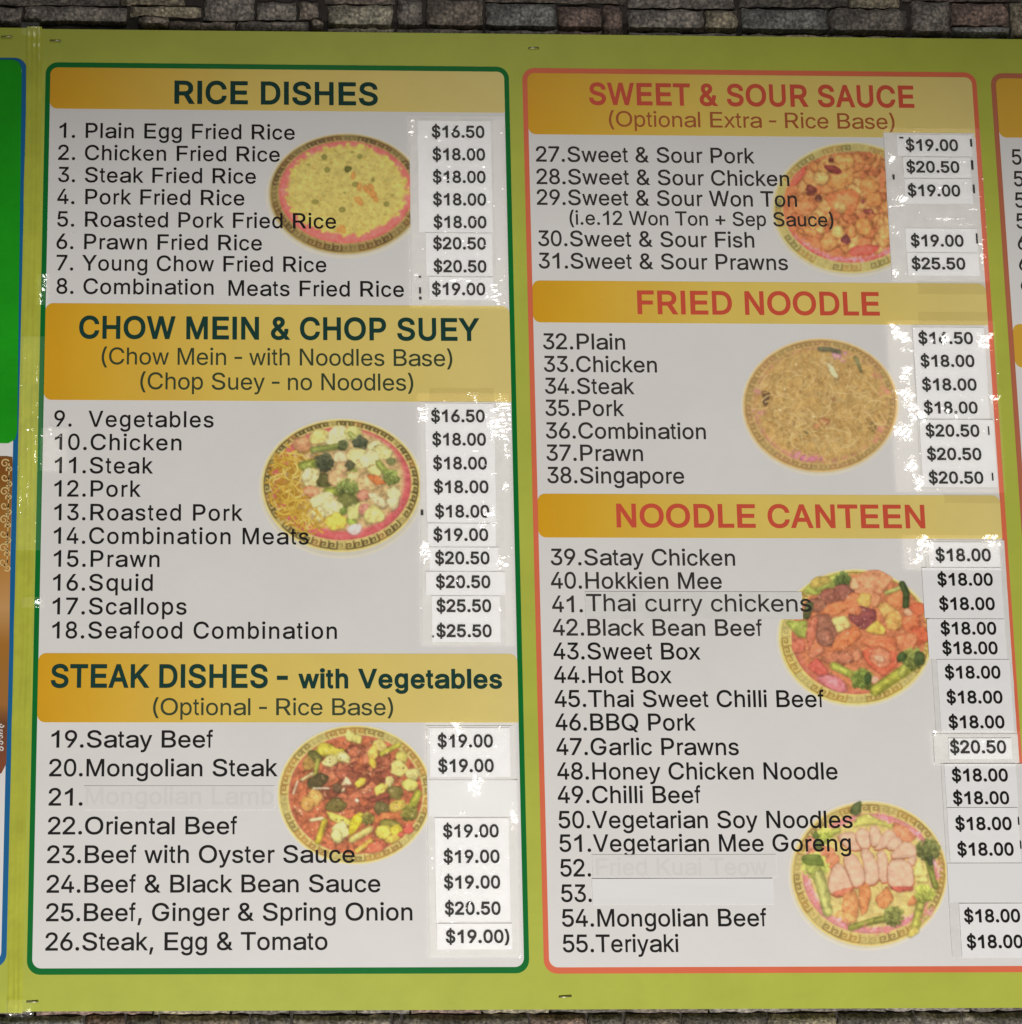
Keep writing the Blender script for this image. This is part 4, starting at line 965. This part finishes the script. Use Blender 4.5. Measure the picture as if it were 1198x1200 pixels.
prices(0, pl(['20.50'], [511], [575], [689.2], 14.8), 499, 592, 670, 697.5, 'wide single $20.50 price label beside 16 Squid', seed=7)
prices(0, pl(['25.50', '25.50'], [511.7, 511.7], [576, 576.5], [717.3, 746.7], 14.8), 506, 586, 698.5, 752.5, 'white price label with two $25.50 for scallops and seafood', seed=8)
prices(0, pl(['19.00', '19.00'], [513, 513.7], [578, 579], [876, 905], 15.2), 503.5, 597.5, 853, 910.5, 'white price label with two $19.00 for satay beef and Mongolian steak', seed=9)
prices(0, pl(['19.00', '19.00', '19.00', '20.50'], [519.4, 520, 520.4, 521.4], [584.8, 585.8, 586.5, 587], [981.5, 1011.5, 1041.6, 1072.3], 15.2), 510, 597, 958.5, 1080, 'long white price label for oriental beef to ginger beef', seed=10)
prices(0, [('$19.00)', 522.6, 597.3, 1105.4, 15.4)], 512, 600, 1082, 1112.5, 'single $19.00 price label beside 26 Steak, Egg and Tomato', seed=11)
prices(0, pl(['19.00'], [1062], [1123.5], [176.4], 13.6), 1051, 1138, 158.5, 183.8, 'single $19.00 price label beside 27 Sweet and Sour Pork', seed=12)
prices(0, pl(['20.50'], [1062.8], [1125], [202], 13.6), 1058, 1137, 184.6, 209, 'single $20.50 price label beside 28 Sweet and Sour Chicken', -.004, seed=13)
prices(0, pl(['19.00'], [1064.3], [1126], [229.7], 13.6), 1060, 1139, 210, 239.5, 'single $19.00 price label beside 29 Sweet and Sour Won Ton', seed=14)
prices(0, pl(['19.00'], [1068], [1130], [288.6], 13.8), 1061, 1145, 268, 295.8, 'single $19.00 price label beside 30 Sweet and Sour Fish', seed=15)
prices(0, pl(['25.50'], [1069], [1132], [315.5], 13.8), 1063, 1147, 296.8, 323.5, 'single $25.50 price label beside 31 Sweet and Sour Prawns', seed=16)
prices(0, pl(['16.50', '18.00', '18.00', '18.00'], [1076.8, 1079.4, 1081.2, 1083.2], [1141, 1142.7, 1145.3, 1146.5], [402.9, 429.7, 457.4, 484.5], 14.0), 1072, 1156, 384, 490.5, 'white price label for plain, chicken, steak and pork fried noodle', seed=17)
prices(0, pl(['20.50', '20.50', '20.50'], [1085.3, 1087, 1089], [1148.5, 1150.9, 1153.2], [511.6, 539, 566.7], 14.2), 1079, 1166, 492, 571, 'white price label with three $20.50 for combination, prawn and Singapore noodle', seed=18)
prices(0, pl(['18.00'], [1097], [1162], [657.7], 14.7), 1088, 1171, 635.5, 664.5, 'single $18.00 price label beside 39 Satay Chicken', seed=19)
prices(0, pl(['18.00', '18.00'], [1099.3, 1101.3], [1164.3, 1166.6], [686.3, 714.9], 14.7), 1081.5, 1174, 665.5, 724.5, 'white price label with two $18.00 for Hokkien mee and Thai curry', seed=20)
prices(0, pl(['18.00', '18.00'], [1103, 1105], [1168.4, 1170], [743.7, 766.8], 14.7), 1087, 1178, 725.5, 772, 'white price label with two $18.00 for black bean beef and sweet box', seed=21)
prices(0, pl(['18.00', '18.00', '18.00'], [1108, 1110, 1112.4], [1173.3, 1175.7, 1178], [795.3, 824.5, 853.6], 14.8), 1100, 1185, 773, 858, 'white price label for hot box, Thai chilli beef and BBQ pork', seed=22)
prices(0, pl(['20.50'], [1114], [1180], [883], 15.2), 1111, 1184.5, 865, 889.5, 'single $20.50 price label beside 47 Garlic Prawns', seed=23, w=-1.75)
prices(0, pl(['18.00', '18.00'], [1116.2, 1117.6], [1182, 1183.5], [916, 942.7], 15), 1107.5, 1191, 895, 945.5, 'white price label with two $18.00 for honey chicken and chilli beef', seed=24)
prices(0, pl(['18.00', '18.00'], [1120.3, 1122.6], [1186.4, 1188.8], [973, 1003], 15.2), 1111, 1194, 946.5, 1010, 'white price label with two $18.00 for the vegetarian noodles', seed=25)
prices(0, pl(['18.00', '18.00'], [1130.5, 1133.7], [1196.4, 1199.6], [1081.2, 1111.5], 15.4), 1125, 1215, 1058.5, 1122.5, 'white price label with two $18.00 for Mongolian beef and teriyaki', seed=26)

# cover strips over sold-out dishes, and the pasted dish name
def cover(x0, x1, y0, y1, mat, lb, w=-.75, seed=0, lift=.12, name='cover_strip'):
    o = strip_obj(name, *px_rect(x0, x1, y0, y1), w, mat, lift, 0, 0 if 'film' in mat else .1, 10, 4, seed)
    return tag(o, lb, 'paper strip', 'strips pasted over menu lines')
cover(98.5, 322, 921, 949.5, 'white_film', 'thin white strip over the faded Mongolian lamb line', seed=61)
cover(694, 910, 1001.5, 1028.5, 'white_film', 'thin white strip over the faded line above the blank strip', seed=62)
cover(694, 906, 1029.5, 1060.5, 'white_film2', 'blank white strip over the name of dish 53', seed=63, lift=.5)
cover(502, 607, 914, 956.5, 'white_film2', 'blank white strip over the price of dish 21', w=-1.15, seed=64)
cover(1111, 1207, 1011.5, 1057, 'white_film2', 'blank white strip over the prices of dishes 52 and 53', w=-1.15, seed=65)
cover(1094, 1193, 860, 894, 'old_label', 'wider grey strip under the garlic prawns price', w=-1.2, seed=67)
o = cover(686, 940, 693.5, 725.5, 'old_label', 'pale strip pasted over dish 41, reading Thai curry chickens', seed=66)
t = lettering('dish_lettering', 'Thai curry chickens', 687.5, 951.6, 716.3, 20, 'ink_faded', None, .002, -1.15); t.parent = o; t.location = t.location - o.location
MAT_ = MAT

# slivers of older print showing beside the labels
def slivers():
    for (x, y, w_, h_) in [(1136, 168, 2.4, 9), (1137.5, 194, 2.4, 11), (1139.5, 222, 2.2, 10), (1143, 280, 2, 12), (1157, 505, 1.6, 10), (1161.5, 559, 1.8, 9), (1053.5, 162, 4.5, 1.8), (1045.5, 208, 2.2, 6), (490.5, 325, 3, 1.6), (491, 341, 2.4, 7), (491, 350, 3, 3), (493, 583 + 18, 3, 6), (506.5, 746, 1.8, 2.2), (1192, 962, 1.6, 9), (1194.5, 990, 1.6, 9)]:
        yield px_rect(x, x + w_, y - h_ / 2, y + h_ / 2)
mk = []
for r_ in slivers(): mk.append(r_)
def marks(sel, label, x0):
    V, Fc = [], []
    for (u0, v0, u1, v1) in sel:
        b = len(V); V += [W(u0, v0, -1.75), W(u1, v0, -1.75), W(u1, v1, -1.75), W(u0, v1, -1.75)]; Fc.append([b + 3, b + 2, b + 1, b])
    o = link('old_print', mesh('old_print', V, Fc), 'ink', board)
    return o
marks(mk, '', 0)

# ---------------------------------------------------------------- clear tape, creased
def tape(x0, x1, y0, y1, lb, amp=.5, hot=(), mat='tape', w=-2.1, seed=0, cell=2.6, rot=0.0):
    """sheet of clear tape with creases and bubbles; hot = zones of stronger creasing (px x, y, radius, amp)"""
    u0, v0, u1, v1 = px_rect(x0, x1, y0, y1)
    nx, ny = max(3, int((u1 - u0) / .7)), max(3, int((v1 - v0) / .7))
    sh = (ny + 1, nx + 1)
    n1 = vnoise(sh, cell * 2.0, seed); n2 = vnoise(sh, cell * 4.6, seed + 1); n3 = vnoise(sh, cell * 13, seed + 2); n4 = vnoise(sh, cell * 3.0, seed + 3)
    rid = (1 - np.abs(n2 * 2 - 1)) ** 3
    uu = np.linspace(u0, u1, nx + 1)[None, :]; vv = np.linspace(v0, v1, ny + 1)[:, None]
    A = np.zeros(sh)
    for h_ in hot:
        hx, hy, rx_ = h_[:3]; ha = h_[-1]; ry_ = h_[3] if len(h_) == 5 else rx_ * 1.3
        a, b = P(hx, hy)
        A = np.maximum(A, min(ha, 1.4) * np.exp(-(((uu - a) / rx_) ** 2 + ((vv - b) / ry_) ** 2)))
    # creases: the film stands off in small flaps that lean up towards the room light
    c0 = np.array([(u0 + u1) / 2, (v0 + v1) / 2, 0.]); tl = np.array(PANEL) - c0; tcm = CAM - c0
    hv_ = tl / np.linalg.norm(tl) + tcm / np.linalg.norm(tcm); su, sv = -hv_[0] / hv_[2], -hv_[1] / hv_[2]
    g = (-(uu - u0) * su - (vv - v0) * sv) + 1.1 * (n3 - .5) + .55 * (n1 - .5)
    tooth = 6.0 * math.hypot(su, sv)
    flap = np.mod(g + .35 * tooth * (n2 - .5), tooth) * .96
    msk = np.clip((A * 1.25 + (n4 - .5) * 1.1 - .42) * 5, 0, 1)
    e = np.minimum(np.minimum(uu - u0, u1 - uu), np.minimum(vv - v0, v1 - vv))
    H = msk * flap + A * .5 * rid + amp * (.12 * n1 + .35 * n3) + amp * .4 * rid * np.exp(-e / 3.0)
    H = np.clip(H, 0, 4.5)
    cu, cv = (u0 + u1) / 2, (v0 + v1) / 2; ca, sa = math.cos(rot), math.sin(rot)
    du, dv = (uu - cu) + 0 * vv, (vv - cv) + 0 * uu
    X = (du * ca - dv * sa) / 1000; Z = -(du * sa + dv * ca) / 1000; Y = -H / 1000
    rj = np.random.RandomState(seed + 9); X[:, 0] += rj.uniform(-.0006, .0006, ny + 1); X[:, -1] += rj.uniform(-.0006, .0006, ny + 1)
    co = np.stack([X, Y, Z], -1).reshape(-1, 3)
    idx = np.arange((nx + 1) * (ny + 1)).reshape(ny + 1, nx + 1)
    q = np.stack([idx[:-1, :-1], idx[1:, :-1], idx[1:, 1:], idx[:-1, 1:]], -1).reshape(-1, 4)
    me = bpy.data.meshes.new('clear_tape')
    me.vertices.add(len(co)); me.vertices.foreach_set('co', co.ravel())
    me.loops.add(q.size); me.loops.foreach_set('vertex_index', q.ravel())
    me.polygons.add(len(q)); me.polygons.foreach_set('loop_start', np.arange(0, q.size, 4))
    me.update(); me.shade_smooth()
    o = link('clear_tape', me, mat, None, W(cu, cv, w))
    return tag(o, lb, 'tape', 'clear tape over the prices')
tape(479, 593, 137, 361, 'clear tape over the rice dish prices, creased at its lower end', .5, [(580, 343, 7, .75), (535, 331, 16, 2.2, .7), (487, 325, 5, .6), (583, 356, 7, .75), (484, 145, 4, .5)], seed=100)
tape(491, 600, 461, 757, 'clear tape over the chow mein prices, badly creased beside $16.50', .5, [(588, 497, 13, 1.5), (590, 480, 10, 1.2), (594, 530, 7, 1.0), (594, 570, 6, .7), (495, 485, 7, .9), (496, 645, 8, .9), (590, 660, 8, .8), (554, 461, 6, .9), (572, 607, 10, .6)], seed=110)
tape(500, 607, 846, 1122, 'clear tape over the steak dish prices', .32, [(535, 850, 9, .8), (560, 916, 10, .7), (503, 866, 6, .6), (600, 958, 8, .7)], seed=120)
tape(1040, 1153, 151, 330, 'clear tape over the sweet and sour prices, wrinkled across the middle', .55, [(1056, 236, 7, 6, .8), (1052, 243, 14, 1.6, .8), (1110, 258, 26, 1.6, .75), (1135, 264, 18, 1.5, .75), (1044, 188, 4, .7), (1046, 270, 4, 10, .75), (1150, 300, 3.5, 14, .8), (1100, 221, 10, 1.5, .6), (1047, 320, 5, .7), (1138, 247, 8, 1.5, .7)], seed=130)
tape(1044, 1171, 376, 577, 'clear tape over the fried noodle prices with a shiny crumpled edge', .5, [(1060, 400, 9, 1.0), (1060, 440, 8, 1.0), (1062, 470, 9, 1.0), (1070, 485, 12, 1.0), (1055, 505, 9, 1.0), (1068, 545, 8, 1.0), (1075, 565, 9, 1.0), (1048, 390, 7, 1.0), (1152, 400, 9, .9), (1163, 470, 7, .8), (1112, 483, 9, .6), (1105, 397, 8, .5)], seed=140)
tape(1058, 1173, 627, 668, 'short clear tape along the top of the noodle canteen prices', .5, [(1080, 636, 8, 1.2), (1160, 632, 8, 1.2), (1074, 655, 9, .9)], seed=150)
tape(1092, 1196, 856, 897, 'short clear tape over the garlic prawns price', .35, [(1095, 860, 6, .6)], seed=160, w=-2.6)
tape(1075, 1158, 330, 345, 'yellowed tape end beside the fried noodle heading', .15, (), 'tape_yellow', -.8, 170)
tape(1076, 1160, 366, 380, 'yellowed tape end under the fried noodle heading', .15, (), 'tape_yellow', -.8, 171)
tape(1106, 1174, 579, 590, 'yellowed tape end beside the noodle canteen heading', .15, (), 'tape_yellow', -.8, 172)
tape(503, 579, 455, 470, 'yellowed tape end under the chop suey heading', .15, (), 'tape_yellow', -.8, 173)

# ---------------------------------------------------------------- lime tape over the joint of the two boards
def seam():
    """vinyl tape down the joint, gathered into long vertical folds"""
    ny, nx = 560, 18
    ys = np.linspace(31.5, 1187, ny + 1)
    n1 = vnoise((ny + 1, nx + 1), 3.0, 301); n2 = vnoise((ny + 1, nx + 1), 9, 302)
    r = np.random.RandomState(3)
    off = np.interp(ys, np.linspace(30, 1190, 14), r.uniform(-1.4, 1.4, 14))
    V, Fc = [], []
    for j, y in enumerate(ys):
        cx = np.interp(y, [31, 100, 425, 600, 825, 1050, 1187], [40, 40, 34.7, 30.7, 25.2, 19.2, 17.5]) + off[j] * .4; hw = np.interp(y, [31, 100, 425, 825, 1050, 1187], [9, 9.2, 10, 10.4, 9.2, 9])
        am = np.interp(y, [31, 80, 150, 420, 560, 700, 820, 900, 1100, 1187], [1.0, .5, .35, .5, 1.0, .5, .5, .2, .35, 1.1])
        for i in range(nx + 1):
            a = 2 * i / nx - 1
            u, v = P(cx + a * hw + .3 * math.sin(y * .05 + i), y)
            h = .6 + am * (1.1 * math.exp(-((a - .55 + off[j] * .1) / .16) ** 2) + .8 * math.exp(-((a + .05 + off[j] * .2) / .14) ** 2) + .7 * math.exp(-((a + .75) / .15) ** 2))
            h += am * .8 * (n1[j, i] - .3) * (.3 + n2[j, i])
            V.append(W(u, v, -max(.35, h)))
    ix = lambda i, j: j * (nx + 1) + i
    for j in range(ny):
        for i in range(nx): Fc.append([ix(i, j), ix(i, j + 1), ix(i + 1, j + 1), ix(i + 1, j)])
    me = mesh('seam_tape', V, Fc); me.shade_smooth()
    return tag(link('seam_tape', me, 'seam'), 'shiny lime vinyl tape covering the joint between the two green boards', 'tape')
seam()
tape(22, 50, 395, 645, 'added clear tape overlay carrying glints along the lime seam', .4, [(44, 445, 1.5, 28, .8), (42, 525, 1.5, 13, .9), (33, 578, 1.5, 16, .85), (24, 595, 1.4, 20, .65), (32, 504, 8, 1.4, .8)], seed=190, w=-2.9)  # overlay added on the seam to carry its glint streaks
tape(44, 57, 322, 358, 'small scrap of clear tape on the green frame beside dish 8', .4, [(53, 327, 3.5, 4, 1.4), (51, 338, 2.6, 9, 1.4), (48, 349, 2.6, 7, 1.3)], seed=180, w=-2.0)
tape(48, 78, 502, 552, 'scrap of clear tape on the white panel edge beside dishes 10 and 11', .2, [(60, 510, 8, .5)], seed=181, w=-3.4)
tape(26, 47, 28, 42, 'crumpled bit of clear tape at the top of the seam', .6, [(41, 34, 4, 2, .9)], seed=182, w=-3.2)
tape(8, 38, 1171, 1191, 'crumpled bit of clear tape at the bottom of the seam', .6, [(33, 1184, 3, 4, 1.2), (15, 1187, 7, 1.5, .7)], seed=183, w=-3.4)
tape(26, 50, 700, 712, 'tiny scrap of clear tape on the seam beside dish 17', .3, [(45, 706, 4, .9)], seed=184, w=-3.4)

# staples
def staple(x, y, L_=13, a=0.0, bd=board):
    V, Fc = [], []
    u, v = P(x, y); n = 8; r_ = .55
    path = [(-L_ / 2, .3), (-L_ / 2 + .6, -.9), (L_ / 2 - .6, -1.0), (L_ / 2, .3)]
    for (t, z) in path:
        for k in range(n):
            an = 2 * math.pi * k / n
            V.append(W(u + t * math.cos(a), v + t * math.sin(a) + r_ * math.cos(an), z - .2 + r_ * math.sin(an)))
    for s_ in range(3):
        for k in range(n): Fc.append([s_ * n + k, s_ * n + (k + 1) % n, (s_ + 1) * n + (k + 1) % n, (s_ + 1) * n + k])
    me = mesh('staple', V, Fc); me.shade_smooth()
    link('staple', me, 'steel', bd)
staple(8, 43.5, 14, -.05, side); staple(65, 48, 14, .03); staple(625.5, 56.7, 14, -.02); staple(662.5, 1168, 15, -.06); staple(38, 1174, 14, -.03)
